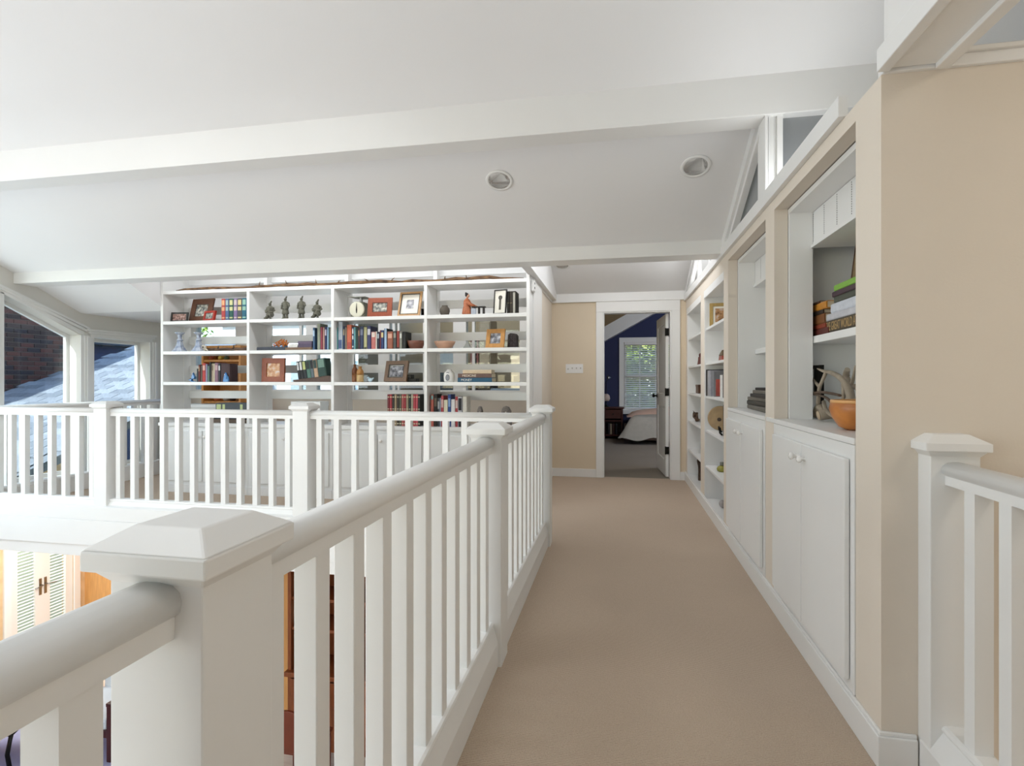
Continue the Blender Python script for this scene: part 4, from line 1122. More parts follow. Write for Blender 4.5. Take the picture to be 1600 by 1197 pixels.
# ---------------------------------------------------------------- candlesticks, driftwood, fish bookends
PORC = mat('blue_white_porcelain', '#c9ced8', 0.15, col2='#6f7f9c', scale=26)
for u, lab in ((281, 'blue and white candlestick nearest the bookcase end panel'), (310.5, 'blue and white candlestick beside the driftwood')):
    Y = B + 0.03
    t = thing('candlestick', lab, 'candlestick', (px(u, Y), Y, top(2)), 'porcelain candlesticks', (0, 0, R(8)))
    h = pz(u, 519.5, Y) - top(2); s = h / 0.22
    m = MB(); m.box(-0.06 * s, 0.06 * s, -0.06 * s, 0.06 * s, 0, 0.008)
    m.frustum((-0.055 * s, 0.055 * s, -0.055 * s, 0.055 * s), 0.008, (-0.03 * s, 0.03 * s, -0.03 * s, 0.03 * s), 0.06 * s).frustum((-0.03 * s, 0.03 * s, -0.03 * s, 0.03 * s), 0.06 * s, (-0.02 * s, 0.02 * s, -0.02 * s, 0.02 * s), 0.12 * s)
    m.build('foot', PORC, t, world=False, bevel=0.003)
    MB().lathe([(0.02, 0.12), (0.034, 0.128), (0.034, 0.136), (0.022, 0.142), (0.018, 0.16), (0.024, 0.178), (0.022, 0.19)], 16, sx=s, sy=s, xf=Matrix.Scale(s, 4, (0, 0, 1))).build('stem', PORC, t, world=False)
    MB().lathe([(0.022, 0.19), (0.05, 0.212), (0.052, 0.22), (0.02, 0.216), (0.0, 0.205)], 16, sx=s, sy=s, xf=Matrix.Scale(s, 4, (0, 0, 1))).build('drip_pan', PORC, t, world=False)
t = thing('driftwood', 'crooked driftwood branch lying on the shelf beside the candlesticks', 'driftwood', (X(350), B + 0.07, top(2)))
pts = [(X(318 + 68 * k / 9) - X(350), 0.02 * math.sin(k * 1.7), 0.016 + 0.012 * abs(math.sin(k * 1.3))) for k in range(10)]
DRIFT = mat('weathered_driftwood', '#6b5546', 0.9, noise=0.5, scale=18)
MB().tube(pts, [0.02, 0.016, 0.014, 0.017, 0.013, 0.012, 0.014, 0.016, 0.02, 0.006], 8).build('trunk', DRIFT, t, world=False)
MB().tube([pts[2], (pts[2][0] + 0.05, -0.05, 0.055)], [0.01, 0.003], 6).tube([pts[5], (pts[5][0] + 0.04, -0.03, 0.062), (pts[5][0] + 0.08, -0.03, 0.065)], [0.009, 0.006, 0.002], 6).build('twig', DRIFT, t, world=False)
t = thing('bird_skull', 'white and dark bird skull at the driftwood tip', 'skull', (X(311.5), B + 0.06, top(2)))
MB().ball((0, 0, 0.045), 0.030, 0.026, 0.032, 12, 8).tube([(0.02, 0, 0.03), (0.05, -0.01, 0.018), (0.07, -0.015, 0.012)], [0.014, 0.008, 0.002], 8).ball((0, 0, 0.012), 0.026, 0.022, 0.014, 10, 6).build('skull', leather('#d8d0c0'), t, world=False)
MB().ball((0.012, -0.022, 0.048), 0.008, 0.006, 0.008, 8, 5).build('eye_socket', BLACKM, t, world=False)
FISH = mat('blue_glazed_ceramic', '#5f9ac8', 0.2, col2='#3a6fb0', scale=16)
for u, flip, lab in ((302.5, -1, 'blue glazed fish bookend at the black end of the row'), (353, 1, 'blue glazed fish bookend in front of the maroon book')):
    Y = B - 0.015 if flip > 0 else B + 0.04
    t = thing('fish_bookend', lab, 'bookend', (px(u, Y), Y, top(1)), 'blue fish bookends', (0, 0, 0))
    h = 0.105
    m = MB()
    m.prism([(-0.034, 0), (0.034, 0), (0.036 * flip + 0.0, 0.02), (0.028, 0.045), (0.012, 0.075), (0.0, h), (-0.014, 0.085), (-0.022, 0.05), (-0.03, 0.02)], 'y', -0.012, 0.012)
    m.build('body', FISH, t, world=False, bevel=0.008)
    MB().prism([(-0.01, 0.05), (0.02, 0.03), (0.02, 0.06)], 'y', -0.02, 0.02).build('fin', FISH, t, world=False, bevel=0.003)
    MB().ball((-0.004, -0.013, 0.078), 0.005, 0.004, 0.005, 8, 5).build('eye', leather('#e0e4e8'), t, world=False)

# ---------------------------------------------------------------- kitchen scale, vase, bowls, bottles
Y = B + 0.02
CREAM = mat('cream_enamel', '#cfccb8', 0.3)
sc = thing('kitchen_scale', 'old cream kitchen scale with round dial and flat tray', 'kitchen scale', (px(558, Y), Y, top(3)))
s = zc_of(558, Y) / FPX
MB().prism([(-12 * s, 0), (12 * s, 0), (10 * s, 25 * s), (-9 * s, 25 * s)], 'y', 0.006, 0.11).build('body', plain('#6a6c5c', 0.5), sc, world=False, bevel=0.008)
dm = MB().lathe([(12.3 * s, 0), (12.3 * s, 0.012), (11.2 * s, 0.016), (0, 0.016)], 32, xf=Matrix.Translation((0, 0.004, 13 * s)) @ Matrix.Rotation(R(90), 4, 'X')).build('dial', CREAM, sc, world=False)
MB().prism([(-0.6 * s, 7 * s), (0.6 * s, 7 * s), (1.1 * s, 12 * s), (0.2 * s, 23 * s), (-0.2 * s, 23 * s), (-1.1 * s, 12 * s)], 'y', -0.0145, -0.0125).build('needle', BLACKM, dm, world=False)
MB().box(-1.5 * s + 3 * s, 1.5 * s + 3 * s, 0.03, 0.07, 25 * s, 31 * s).build('neck', STEEL, sc, world=False)
MB().prism([(-13 * s, 32.5 * s), (0, 31 * s), (17 * s, 31.2 * s), (17 * s, 32 * s), (0, 32 * s), (-13 * s, 33.5 * s)], 'y', -0.05, 0.13).build('tray', mat('dull_tin', '#8c8c82', 0.35, 0.8), sc, world=False, bevel=0.002)

def turned(name, label, cat, u, Y, z, prof, m, seg=24, scale=1.0, sub='body'):
    t = thing(name, label, cat, (px(u, Y), Y, z))
    MB().lathe([(r * scale, h * scale) for r, h in prof], seg).build(sub, m, t, world=False)
    return t
k = zc_of(695, B + 0.05) / FPX
turned('clay_vase', 'round grey brown clay vase beside the musician figurine', 'vase', 695, B + 0.05, top(3), [(4.5, 0), (6.8, 3), (8.0, 7.5), (7.6, 11), (5.5, 14), (4.4, 15), (5.0, 16.2), (3.8, 16.2), (3.4, 14.5), (0, 13)], mat('grey_brown_stoneware', '#5b5349', 0.7, noise=0.2, scale=30), scale=k)
k = zc_of(650, B + 0.09) / FPX
turned('wooden_bowl', 'dark brown wooden bowl at the end of the long book row', 'bowl', 650, B + 0.09, top(2), [(7, 0), (10.5, 2.5), (13, 8), (14, 13.2), (13.2, 13.2), (11.5, 7), (8, 3), (0, 2.4)], mat('red_brown_bowl_wood', '#7c4a38', 0.4, noise=0.3, scale=12), scale=k)
k = zc_of(695, B + 0.08) / FPX
turned('wooden_bowl', 'pale pinkish wooden bowl alone at the near end of the last bay', 'bowl', 695, B + 0.08, top(2), [(8.5, 0), (11.5, 2.2), (15, 7.5), (17, 11.6), (16.2, 11.8), (13, 6.5), (9, 3), (0, 2.2)], mat('pale_bowl_wood', '#c49a80', 0.5, noise=0.2, scale=8), scale=k)
k = zc_of(555, B + 0.06) / FPX
def bottle(label, u, Y, hpx, rpx, m1, m2):
    k = zc_of(u, Y) / FPX
    t = thing('stoneware_bottle', label, 'bottle', (px(u, Y), Y, top(1)), 'stoneware bottles')
    MB().lathe([(rpx * .92 * k, 0), (rpx * k, 1 * k), (rpx * k, hpx * .45 * k)], 20).build('lower_body', m2, t, world=False)
    MB().lathe([(rpx * k, hpx * .45 * k), (rpx * k, hpx * 0.62 * k), (rpx * .85 * k, hpx * .74 * k), (rpx * .5 * k, hpx * .83 * k), (rpx * .42 * k, hpx * .86 * k), (rpx * .42 * k, hpx * .94 * k), (rpx * .52 * k, hpx * .95 * k), (rpx * .5 * k, hpx * k), (rpx * .3 * k, hpx * k), (rpx * .25 * k, hpx * .9 * k)], 20).build('shoulder', m1, t, world=False)
bottle('dark brown stoneware bottle behind the tan one', 554.5, B + 0.09, 27.5, 4.6, mat('brown_glaze', '#7a4a2c', 0.3), mat('brown_glaze_low', '#8a5a38', 0.3))
bottle('tan stoneware bottle in front of the brown one', 562.8, B + 0.03, 24.5, 5.6, mat('tan_glaze', '#a8773c', 0.3), mat('tan_glaze_low', '#b89a68', 0.35))
t = thing('glass_bird', 'small pale blue glass bird beside the tan stoneware bottle', 'figurine', (X(575), B + 0.05, top(1)))
GB = mat('pale_blue_glass', '#b9d0dc', 0.08)
MB().ball((0, 0, 0.022), 0.026, 0.016, 0.021, 14, 8).tube([(0.018, 0, 0.028), (0.04, 0, 0.044)], [0.012, 0.003], 8).build('body', GB, t, world=False)
MB().ball((-0.02, 0, 0.044), 0.012, 0.011, 0.011, 10, 6).tube([(-0.028, 0, 0.044), (-0.04, 0, 0.041)], [0.004, 0.001], 6).build('head', GB, t, world=False)
t = thing('black_box', 'small black box behind the thick brown stepped frame', 'box', (X(641), B + 0.08, top(1)))
MB().box(-0.05, 0.05, -0.04, 0.04, 0, 0.035).build('tray', BLACKM, t, world=False, bevel=0.003)
MB().box(-0.052, -0.005, -0.042, 0.042, 0.035, 0.075).build('lid', BLACKM, t, world=False, bevel=0.003)
t = thing('black_wedge', 'black wedge shaped box beside the pale wood frame', 'box', (X(661), B + 0.16, top(3)))
MB().prism([(-0.07, 0), (0.015, 0), (0.015, 0.045), (-0.05, 0.085), (-0.07, 0.085)], 'y', -0.03, 0.03).build('body', BLACKM, t, world=False, bevel=0.002)
MB().box(-0.072, -0.045, -0.032, 0.032, 0.084, 0.09).build('lid', BLACKM, t, world=False)
t = thing('glass_pyramid', 'small grey glass pyramid between the pale bowl and orange wood frame', 'ornament', (X(728), B + 0.06, top(2)))
MB().frustum((-0.036, 0.036, -0.036, 0.036), 0.006, (-0.0005, 0.0005, -0.0005, 0.0005), 0.08).build('pyramid', mat('grey_glass', '#8a8c86', 0.08), t, world=False)
MB().box(-0.037, 0.037, -0.037, 0.037, 0, 0.006).build('base', BLACKM, t, world=False)
t = thing('carved_block', 'dark carved wooden block near the bookcase end on the second shelf', 'carving', (X(799.5), B + 0.06, top(2)), None, (0, 0, R(-14)))
k = zc_of(799, B) / FPX
DC = mat('dark_carved_wood', '#2c211c', 0.6, noise=0.4, scale=60, bump=0.8)
MB().prism([(-8 * k, 0), (8 * k, 0), (8 * k, 19 * k), (5 * k, 22.5 * k), (-3 * k, 23.5 * k), (-7 * k, 21 * k)], 'y', -0.025, 0.03).build('block', DC, t, world=False, bevel=0.004)
m = MB()
for i in range(3):
    for j in range(5):
        m.ball(((-4.6 + 4.6 * i) * k, -0.026, (3 + 4 * j) * k), 1.7 * k, 0.004, 1.5 * k, 8, 5)
m.build('relief', DC, t, world=False)
# portrait jar
t = thing('portrait_jar', 'white jar with grey drawn portrait beside the lettered book stack', 'jar', (X(699), B + 0.06, top(1)))
k = zc_of(699, B) / FPX
MB().lathe([(7.2 * k, 0), (8.4 * k, 2 * k), (8.8 * k, 9 * k), (8.2 * k, 14 * k), (5.5 * k, 17 * k), (4.2 * k, 18 * k), (4.6 * k, 19.5 * k), (3.6 * k, 19.5 * k), (3.2 * k, 18 * k), (0, 17 * k)], 24).build('body', KNOBW, t, world=False)
INK = plain('#8a8a8e')
m = MB()
for cx, cz, rx, rz in ((0, 7, 3.4, 5), (0, 14.5, 2.4, 1.2)):
    m.lathe([(1.0, 0), (0.86, 0.0006), (0.86, 0.0012), (1.0, 0.0012)], 20, sx=rx * k, sy=rz * k, xf=Matrix.Translation((cx * k, -8.9 * k if cz < 12 else -7.9 * k, cz * k)) @ Matrix.Rotation(R(90), 4, 'X'))
m.box(-2 * k, -0.8 * k, -9.0 * k, -8.8 * k, 7.5 * k, 8.2 * k).box(0.8 * k, 2 * k, -9.0 * k, -8.8 * k, 7.5 * k, 8.2 * k).box(-1.2 * k, 1.2 * k, -9.0 * k, -8.8 * k, 4 * k, 4.6 * k)
m.build('drawn_portrait', INK, t, world=False)
# stone bookends
AG = mat('banded_grey_stone', '#8a8078', 0.4, col2='#4f4844', scale=28, bump=0.2)
for u, w, lab in ((748.5, 4.6, 'narrow dark stone bookend beside the thick white book'), (789.5, 8.6, 'arched grey stone slice with pale hole, by itself on the countertop')):
    k = zc_of(u, B) / FPX; h = pz(u, 634.5, B) - top(0)
    t = thing('stone_bookend', lab, 'bookend', (X(u), B + 0.02, top(0)), 'stone slices on the countertop')
    P = [(-w * k, 0), (w * k, 0), (w * k, h * .55), (w * k * .85, h * .78), (w * k * .5, h * .94), (0, h), (-w * k * .5, h * .95), (-w * k * .85, h * .8), (-w * k, h * .55)]
    MB().prism(P, 'y', 0, 0.05).build('slab', AG, t, world=False, bevel=0.006)
    MB().ball((0, 0.0, h * .62), w * k * .22, 0.006, h * .12, 10, 6).build('hollow', leather('#c8c0b4'), t, world=False)
# musician figurine
t = thing('musician_figurine', 'small figurine of a robed person playing a long zither table', 'figurine', (X(728), B + 0.04, top(3)))
k = zc_of(728, B) / FPX
ROBE = mat('orange_robe_glaze', '#b46a44', 0.5, noise=0.3, scale=60); SKIN = plain('#c49a80'); HAIR = plain('#1c1614')
MB().lathe([(7.5, 0), (8.2, 3), (7.2, 9), (6.6, 12), (5.6, 15), (5.8, 19), (5.2, 23), (3.4, 25.5), (1.6, 26.6), (1.4, 28)], 18, sx=k, sy=0.8 * k, xf=Matrix.Scale(k, 4, (0, 0, 1))).build('robe', ROBE, t, world=False)
for sg in (-1, 1):
    MB().tube([(1 * k, sg * 4 * k, 23 * k), (4 * k, sg * 6 * k, 18 * k), (9 * k, sg * 4 * k, 15.5 * k), (14 * k, sg * 2.5 * k, 14.6 * k)], [2.6 * k, 2.8 * k, 2.6 * k, 1.0 * k], 10).build('sleeve', ROBE, t, world=False)
    MB().ball((15 * k, sg * 2.4 * k, 14.4 * k), 1.5 * k, 1.1 * k, 0.8 * k, 8, 5).build('hand', SKIN, t, world=False)
MB().ball((1.2 * k, 0, 31 * k), 2.8 * k, 2.5 * k, 3.4 * k, 14, 8).ball((3.9 * k, 0, 30.6 * k), 0.6 * k, 0.5 * k, 0.8 * k, 6, 4).build('head', SKIN, t, world=False)
MB().ball((-0.2 * k, 0, 32.2 * k), 3.2 * k, 3.0 * k, 3.2 * k, 14, 8).ball((-1.8 * k, 0, 35 * k), 1.6 * k, 1.6 * k, 1.4 * k, 8, 5).build('hair', HAIR, t, world=False)
MB().box(8 * k, 30 * k, -4 * k, 4 * k, 11.8 * k, 13.4 * k).build('zither', HAIR, t, world=False, bevel=0.002)
for xl in (13, 19.5, 27):
    MB().box((xl - 1) * k, (xl + 1) * k, -3.4 * k, 3.4 * k, 0, 11.8 * k).build('table_leg', HAIR, t, world=False)
MB().box(8 * k, 16 * k, -6 * k, -3.6 * k, 0, 10 * k).build('skirt_panel', leather('#a8aeb8'), t, world=False, bevel=0.003)

# long branch on the top shelf
t = thing('long_branch', 'very long crooked bark covered branch along the top shelf', 'branch', (X(548), BY + 0.045, SH[4] + ST / 2))
BARK = mat('mottled_bark', '#8a6a48', 0.9, col2='#3c2a20', scale=14, stretch=(1, 3, 3))
Yb = BY + 0.045
xs_ = [px(276, Yb) + (px(820, Yb) - px(276, Yb)) * i / 34 for i in range(35)]
x00 = px(548, Yb)
random.seed(3)
rad = [0.004, 0.010] + [0.0155 + random.uniform(-0.004, 0.004) for _ in range(30)] + [0.012, 0.009, 0.003]
pts = [(x - x00, 0.012 * math.sin(i * 0.31), rad[i] + 0.006 + 0.004 * math.sin(i * 1.9) + 0.004 * math.sin(i * 0.7)) for i, x in enumerate(xs_)]
MB().tube(pts, rad, 8).build('stem', BARK, t, world=False)
for i in (9, 12, 15, 17, 20, 22, 27, 29):
    p = pts[i]; sx_ = random.uniform(-0.03, 0.03)
    MB().tube([p, (p[0] + sx_, p[1] - 0.025, p[2] + 0.018), (p[0] + 2 * sx_, p[1] - 0.03, p[2] + random.uniform(0.02, 0.05))], [0.008, 0.005, 0.002], 6).build('twig', BARK, t, world=False)
# ================================================================== THINGS IN THE RIGHT WALL
FX = 1.0
def rthing(name, label, cat, u, X_, z, group=None, yaw=-90):
    return thing(name, label, cat, (X_, py(u, X_), z), group, (0, 0, R(yaw)))
# niche one: book stacks (spines face the walkway: local -y -> -X)
def wall_flat(label, group, u0, u1, t, d, X_, z, hexc, text=None, tcol='#d8c8a0', yaw=0.0, tx=0.04, tw=None, lsize=.8):
    ya, yb = py(u1, X_), py(u0, X_)            # near, far
    h = yb - ya
    b = thing('book', label, 'book', (X_, yb, z + t), group)
    # orientation: book z (height) -> -Y world ; spine (-y) -> -X ; thickness x -> down
    M = Matrix(((0, 1, 0), (0, 0, -1), (-1, 0, 0)))
    b.rotation_euler = (Matrix.Rotation(yaw, 3, 'Z') @ M).to_euler()
    c = leather(hexc); k = min(0.003, t * 0.15)
    MB().prism([(0, 0.004), (t * 0.15, 0.0), (t * 0.85, 0.0), (t, 0.004), (t, 0.006), (0, 0.006)], 'z', 0, h).box(0, k, 0.006, d, 0, h).box(t - k, t, 0.006, d, 0, h).build('cover', c, b, world=False)
    MB().box(k, t - k, 0.007, d - 0.004, 0.003, h - 0.003).build('pages', PAPER, b, world=False)
    if text:
        Mx = Matrix(((0, -1, 0, t * 0.5), (0, 0, -1, -0.0006), (1, 0, 0, h * tx), (0, 0, 0, 1)))
        lettering(text, t * lsize, mat('ink_' + tcol.strip('#'), tcol, 0.6), b, Mx, width=tw)
    return b
zt = 1.429
G1 = 'books stacked on the niche shelf'
Xn = 1.01
wall_flat('thick dark book lettered GREAT WORLD, bottom of the niche stack', G1, 1289, 1352, 0.062, 0.2, Xn, zt, '#4a4030', 'THE GREAT WORLD ATLAS', '#b89a68', 0, 0.02, py(1289, Xn) - py(1352, Xn) - 0.03, 0.95)
wall_flat('white book lying on the GREAT WORLD book', G1, 1291, 1352, 0.034, 0.19, Xn + .005, zt + .062, '#c6c6cc')
wall_flat('white lettered book third in the niche stack', G1, 1298, 1352, 0.046, 0.18, Xn + .01, zt + .096, '#d2d6de')
wall_flat('dark olive book above the white ones in the niche stack', G1, 1303, 1350, 0.030, 0.18, Xn + .01, zt + .142, '#4c5044')
wall_flat('plum book under the lime green one', G1, 1300, 1348, 0.026, 0.19, Xn + .008, zt + .172, '#4c3840')
wall_flat('lime green book topping the niche stack', G1, 1303, 1350, 0.030, 0.18, Xn + .012, zt + .198, '#86b84a')
t = thing('tan_board', 'tan board tilted against the niche above the lime green book', 'board', (1.14, py(1342, 1.14), zt + 0.20), None, (R(18), 0, 0))
MB().box(0, 0.012, -0.10, 0.10, 0.036, 0.30).build('panel', mat('tan_cork', '#8f7a58', 0.8, noise=0.2, scale=60), t, world=False)
MB().box(-0.002, 0.014, 0.098, 0.106, 0.036, 0.30).build('edge', WALNUT, t, world=False)
G2 = 'small books and boxes at the niche end'
for i, (h, t_, c, lab) in enumerate([('#5c241c', .034, '', 'dark red brown box at the bottom beside the GREAT WORLD book'), ('#8a3a22', .022, '', 'rust red book above the dark red brown box'), ('#7a4a20', .05, '', 'amber brown book in the middle of the far small stack'), ('#2c2018', .022, '', 'black book under the orange one in the far small stack'), ('#c8862c', .036, '', 'orange book topping the far small stack'), ('#5a3a30', .012, '', 'thin maroon booklet on the orange book')]):
    z0 = zt + sum(x for x in (.034, .022, .05, .022, .036, .012)[:i])
    wall_flat(lab, G2, 1267 + (i % 3), (1294, 1290, 1288, 1286, 1291, 1280)[i], t_, 0.16, Xn - 0.005, z0, h)
t = rthing('blue_box', 'small dark blue box between the orange book and the white lettered one', 'box', 1296, Xn + 0.04, zt)
MB().box(-0.03, 0.035, 0, 0.05, 0, 0.15).build('body', plain('#23395c'), t, world=False, bevel=0.002)
MB().box(-0.031, 0.036, -0.001, 0.051, 0.15, 0.165).build('lid', plain('#23395c'), t, world=False, bevel=0.002)
# antlers
BONE = mat('weathered_antler', '#a89a86', 0.65, noise=0.35, scale=14, bump=0.2)
BONE2 = mat('dark_antler', '#5a4432', 0.6, noise=0.3, scale=14)
def P(u, v, X_): return (X_, py(u, X_), pzx(u, v, X_))
def antler(label, name, chains, m, origin):
    t = thing(name, label, 'antler', origin, 'antlers in the niche')
    for i, (pts, rad) in enumerate(chains):
        q = [Vector(p) - Vector(origin) for p in pts]
        # densify
        dense = []; rr = []
        for a in range(len(q) - 1):
            for s_ in range(4):
                f_ = s_ / 4.0
                p0 = q[max(a - 1, 0)]; p1 = q[a]; p2 = q[a + 1]; p3 = q[min(a + 2, len(q) - 1)]
                dense.append(0.5 * ((2 * p1) + (p2 - p0) * f_ + (2 * p0 - 5 * p1 + 4 * p2 - p3) * f_ ** 2 + (3 * p1 - p0 - 3 * p2 + p3) * f_ ** 3))
                rr.append(rad[a] * (1 - f_) + rad[a + 1] * f_)
        dense.append(q[-1]); rr.append(rad[-1])
        MB().tube(dense, rr, 9).build('beam' if i == 0 else 'tine', m, t, world=False)
    return t
def gp(u, v, X_):   # point on the niche counter
    p = P(u, v, X_); return (p[0], p[1], max(p[2], 1.012))
antler('large curved pale antler arching over the niche counter', 'antler',
       [([P(1327, 655, 1.00), P(1329, 632, 1.01), P(1325, 608, 1.01), P(1315, 592, 1.01), P(1300, 583, 1.01), P(1287, 580, 1.01), P(1277, 576, 1.005)], [0.014, 0.016, 0.0155, 0.013, 0.011, 0.008, 0.003]),
        ([P(1318, 598, 1.01), P(1318, 618, 1.0), P(1315, 650, 0.985)], [0.011, 0.009, 0.003]), ([P(1291, 581, 1.01), P(1285, 595, 1.0), P(1280, 608, 1.0), P(1278, 632, 1.01)], [0.009, 0.008, 0.009, 0.011]), ([P(1280, 604, 1.0), P(1274, 597, 1.005), P(1268, 588, 1.01)], [0.009, 0.007, 0.002])], BONE, (1.0, py(1327, 1.0), 1.0))
antler('upright pale antler with a round tip behind the orange bowl', 'antler',
       [([P(1335, 655, 1.08), P(1331, 625, 1.08), P(1326, 603, 1.08), P(1322, 588, 1.08), P(1324, 577, 1.075)], [0.016, 0.016, 0.018, 0.016, 0.012]),
        ([P(1328, 605, 1.08), P(1333, 592, 1.075), P(1336, 571, 1.07)], [0.011, 0.008, 0.002]), ([P(1328, 608, 1.075), P(1338, 604, 1.06), P(1342, 618, 1.06), P(1333, 626, 1.06)], [0.012, 0.012, 0.009, 0.005])], BONE, (1.08, py(1335, 1.08), 1.0))
antler('thin dark brown antler lying across the niche counter', 'antler',
       [([P(1270, 615, 1.0), P(1283, 613, 0.985), P(1300, 615, 0.975), P(1313, 618, 0.97)], [0.007, 0.007, 0.0065, 0.006]),
        ([P(1272, 616, 1.0), P(1288, 620, 0.985), P(1298, 628, 0.975), P(1304, 640, 0.97), P(1306, 655, 0.97)], [0.006, 0.006, 0.007, 0.006, 0.005]), ([P(1297, 627, 0.975), P(1308, 630, 0.965), P(1316, 637, 0.96)], [0.005, 0.0045, 0.003])], BONE2, (0.985, py(1290, 0.985), 1.0))
antler('low curved pale antler on the counter beside the cut antler base', 'antler',
       [([P(1287, 628, 1.02), P(1290, 640, 1.0), P(1298, 648, 0.98), P(1306, 652, 0.965)], [0.010, 0.010, 0.009, 0.005]), ([P(1272, 650, 1.01), P(1281, 636, 1.02), P(1292, 652, 1.0)], [0.016, 0.020, 0.012])], BONE, (1.0, py(1287, 1.0), 1.0))
t = rthing('antler_stub', 'sawn round antler base with a pale cut face', 'antler', 1283, 0.97, 1.0)
MB().lathe([(0.0, 0), (0.024, 0.001), (0.026, 0.006), (0.024, 0.05), (0.03, 0.075), (0.0, 0.08)], 14, xf=Matrix.Translation((0, -0.01, 0.03)) @ Matrix.Rotation(R(-80), 4, 'X')).build('stub', BONE, t, world=False)
MB().lathe([(0.022, 0), (0.022, 0.002), (0, 0.003)], 14, xf=Matrix.Translation((0, -0.012, 0.03)) @ Matrix.Rotation(R(100), 4, 'X')).build('cut_face', leather('#d0b89a'), t, world=False)
t = rthing('picture_stand', 'black slanted picture stand behind the antlers', 'stand', 1276, 1.03, 1.0)
MB().box(-0.10, -0.085, 0, 0.015, 0, 0.28).box(0.045, 0.06, 0, 0.015, 0, 0.28).box(-0.1, 0.06, 0, 0.015, 0.262, 0.28).build('frame', BLACKM, t, world=False)
MB().box(-0.085, 0.045, 0.006, 0.010, 0.12, 0.262).build('panel', plain('#2a2624'), t, world=False)
# orange wooden bowl
t = rthing('burl_bowl', 'rounded orange burl wood bowl at the niche edge beside the antlers', 'bowl', 1337, 0.94, 1.001)
BURL = mat('orange_burl', '#cd853f', 0.35, col2='#8a4a1e', scale=7, bump=0.1)
pr = [(0.035, 0.0), (0.065, 0.012), (0.092, 0.05), (0.103, 0.085), (0.096, 0.115), (0.088, 0.118), (0.09, 0.085), (0.06, 0.03), (0.0, 0.02)]
MB().lathe(pr, 28, sx=1.05, sy=0.9).build('bowl', BURL, t, world=False)
MB().lathe([(0.098, 0.108), (0.096, 0.121), (0.088, 0.121), (0.09, 0.108)], 28, sx=1.05, sy=0.9).build('rim', mat('pale_burl_rim', '#d9a468', 0.4), t, world=False)
# niche two: dark books
G3 = 'dark books stacked in the smaller niche'
zt = 1.001
for i, (u0, u1, t_, h, lab) in enumerate([(1167.5, 1206, .028, '#6a655c', 'grey dark book at the bottom of the smaller niche stack'), (1167, 1206, .028, '#3c3830', 'dark book with pale pages second in the smaller niche stack'), (1168, 1206, .026, '#7d766c', 'taupe book third in the smaller niche stack'), (1172, 1206, .024, '#2c2622', 'dark brown book fourth in the smaller niche stack'), (1176, 1206, .024, '#6d675e', 'smaller grey book near the top of the niche stack'), (1180, 1206, .018, '#191512', 'black book topping the smaller niche stack')]):
    wall_flat(lab, G3, u0, u1, t_, 0.2, 0.915 + 0.004 * i, zt, h, None, yaw=R((i % 3 - 1) * 3)); zt += t_ + 0.0005
# recessed shelves
Xs = 0.90
pframe('gold framed picture of a seated figure on the upper recessed shelf', 0, 0, 0, 0, 0, R(4), R(-8), 0.030, '#b89a5a', photo_mat('figure_painting', '#5a3c28', '#b4875c', '#c8c0b8', 7), mount=0.02, w=0.20, hgt=0.225, loc=(0.935, 5.27, 1.692))
t = rthing('lacquer_carving', 'red and brown lacquer carving on the recessed shelf over the red book', 'carving', 1125, 0.885, 1.366)
MB().prism([(-0.085, 0), (0.09, 0), (0.095, 0.05), (-0.06, 0.05)], 'y', 0, 0.08).build('base', mat('red_lacquer', '#a8432c', 0.3, col2='#6a2018', scale=20), t, world=False, bevel=0.006)
MB().prism([(-0.075, 0.05), (0.09, 0.05), (0.09, 0.10), (0.02, 0.085), (-0.06, 0.062)], 'y', 0.0, 0.07).build('lid', mat('brown_lacquer', '#6a5a40', 0.4), t, world=False, bevel=0.006)
row = [(1101.3, 1105.4, 581.5, 'black', '#1f1c1e', 0), (1105.6, 1107.2, 583, 'ash white', '#b9b8b8', 0), (1107.4, 1109.3, 583, 'grey', '#8f8f93', 0), (1109.5, 1111.2, 583, 'silver', '#a9a9b0', 0)]
def wall_up(label, group, u0, u1, vt, X_, z, hexc, d=0.16, band=None):
    ya, yb = py(u1, X_), py(u0, X_)
    h = pzx((u0 + u1) / 2, vt, X_) - z
    return book(label, group, max(.008, yb - ya - .001), d, h, hexc, (X_, yb, z), (0, 0, R(-90)), band)
G4 = 'upright books in the recessed shelf'
for y0_, y1_, h_, c_, lab_ in ((5.285, 5.380, 0.245, '#1f1c1e', 'thick black book at the far end of the recessed shelf row'), (5.240, 5.282, 0.235, '#b9b8b8', 'ash white book beside the black one in the recessed shelf'), (5.185, 5.237, 0.235, '#8f8f93', 'grey book second from the red covered one'), (5.140, 5.182, 0.235, '#a9a9b0', 'silver book touching the red covered one')):
    book(lab_, G4, y1_ - y0_, 0.17, h_, c_, (0.817, y1_, 1.056), (0, 0, R(-90)))
t = thing('book', 'grey and red book facing out from the recessed shelf', 'book', (0.925, 5.06, 1.056), G4, (0, 0, R(-12)))
MB().box(-0.085, 0.085, 0.0, 0.004, 0, 0.225).box(-0.085, 0.085, 0.022, 0.026, 0, 0.225).box(-0.085, -0.081, 0, 0.026, 0, 0.225).build('cover', leather('#77777a'), t, world=False)
MB().box(-0.081, 0.082, 0.004, 0.022, 0.003, 0.222).build('pages', PAPER, t, world=False)
MB().box(-0.07, 0.084, -0.0012, 0.0, 0.006, 0.155).build('cover_picture', mat('red_cover_print', '#c04a38', 0.4, col2='#7a2a24', scale=12), t, world=False)
wall_up('white book leaning at the near end of the recessed shelf', G4, 1124.5, 1128.5, 586, 0.86, 1.056, '#dcdad6')
wall_up('dark slim book nearest the pier in the recessed shelf', G4, 1128.8, 1131.5, 586, 0.86, 1.056, '#3a3234')
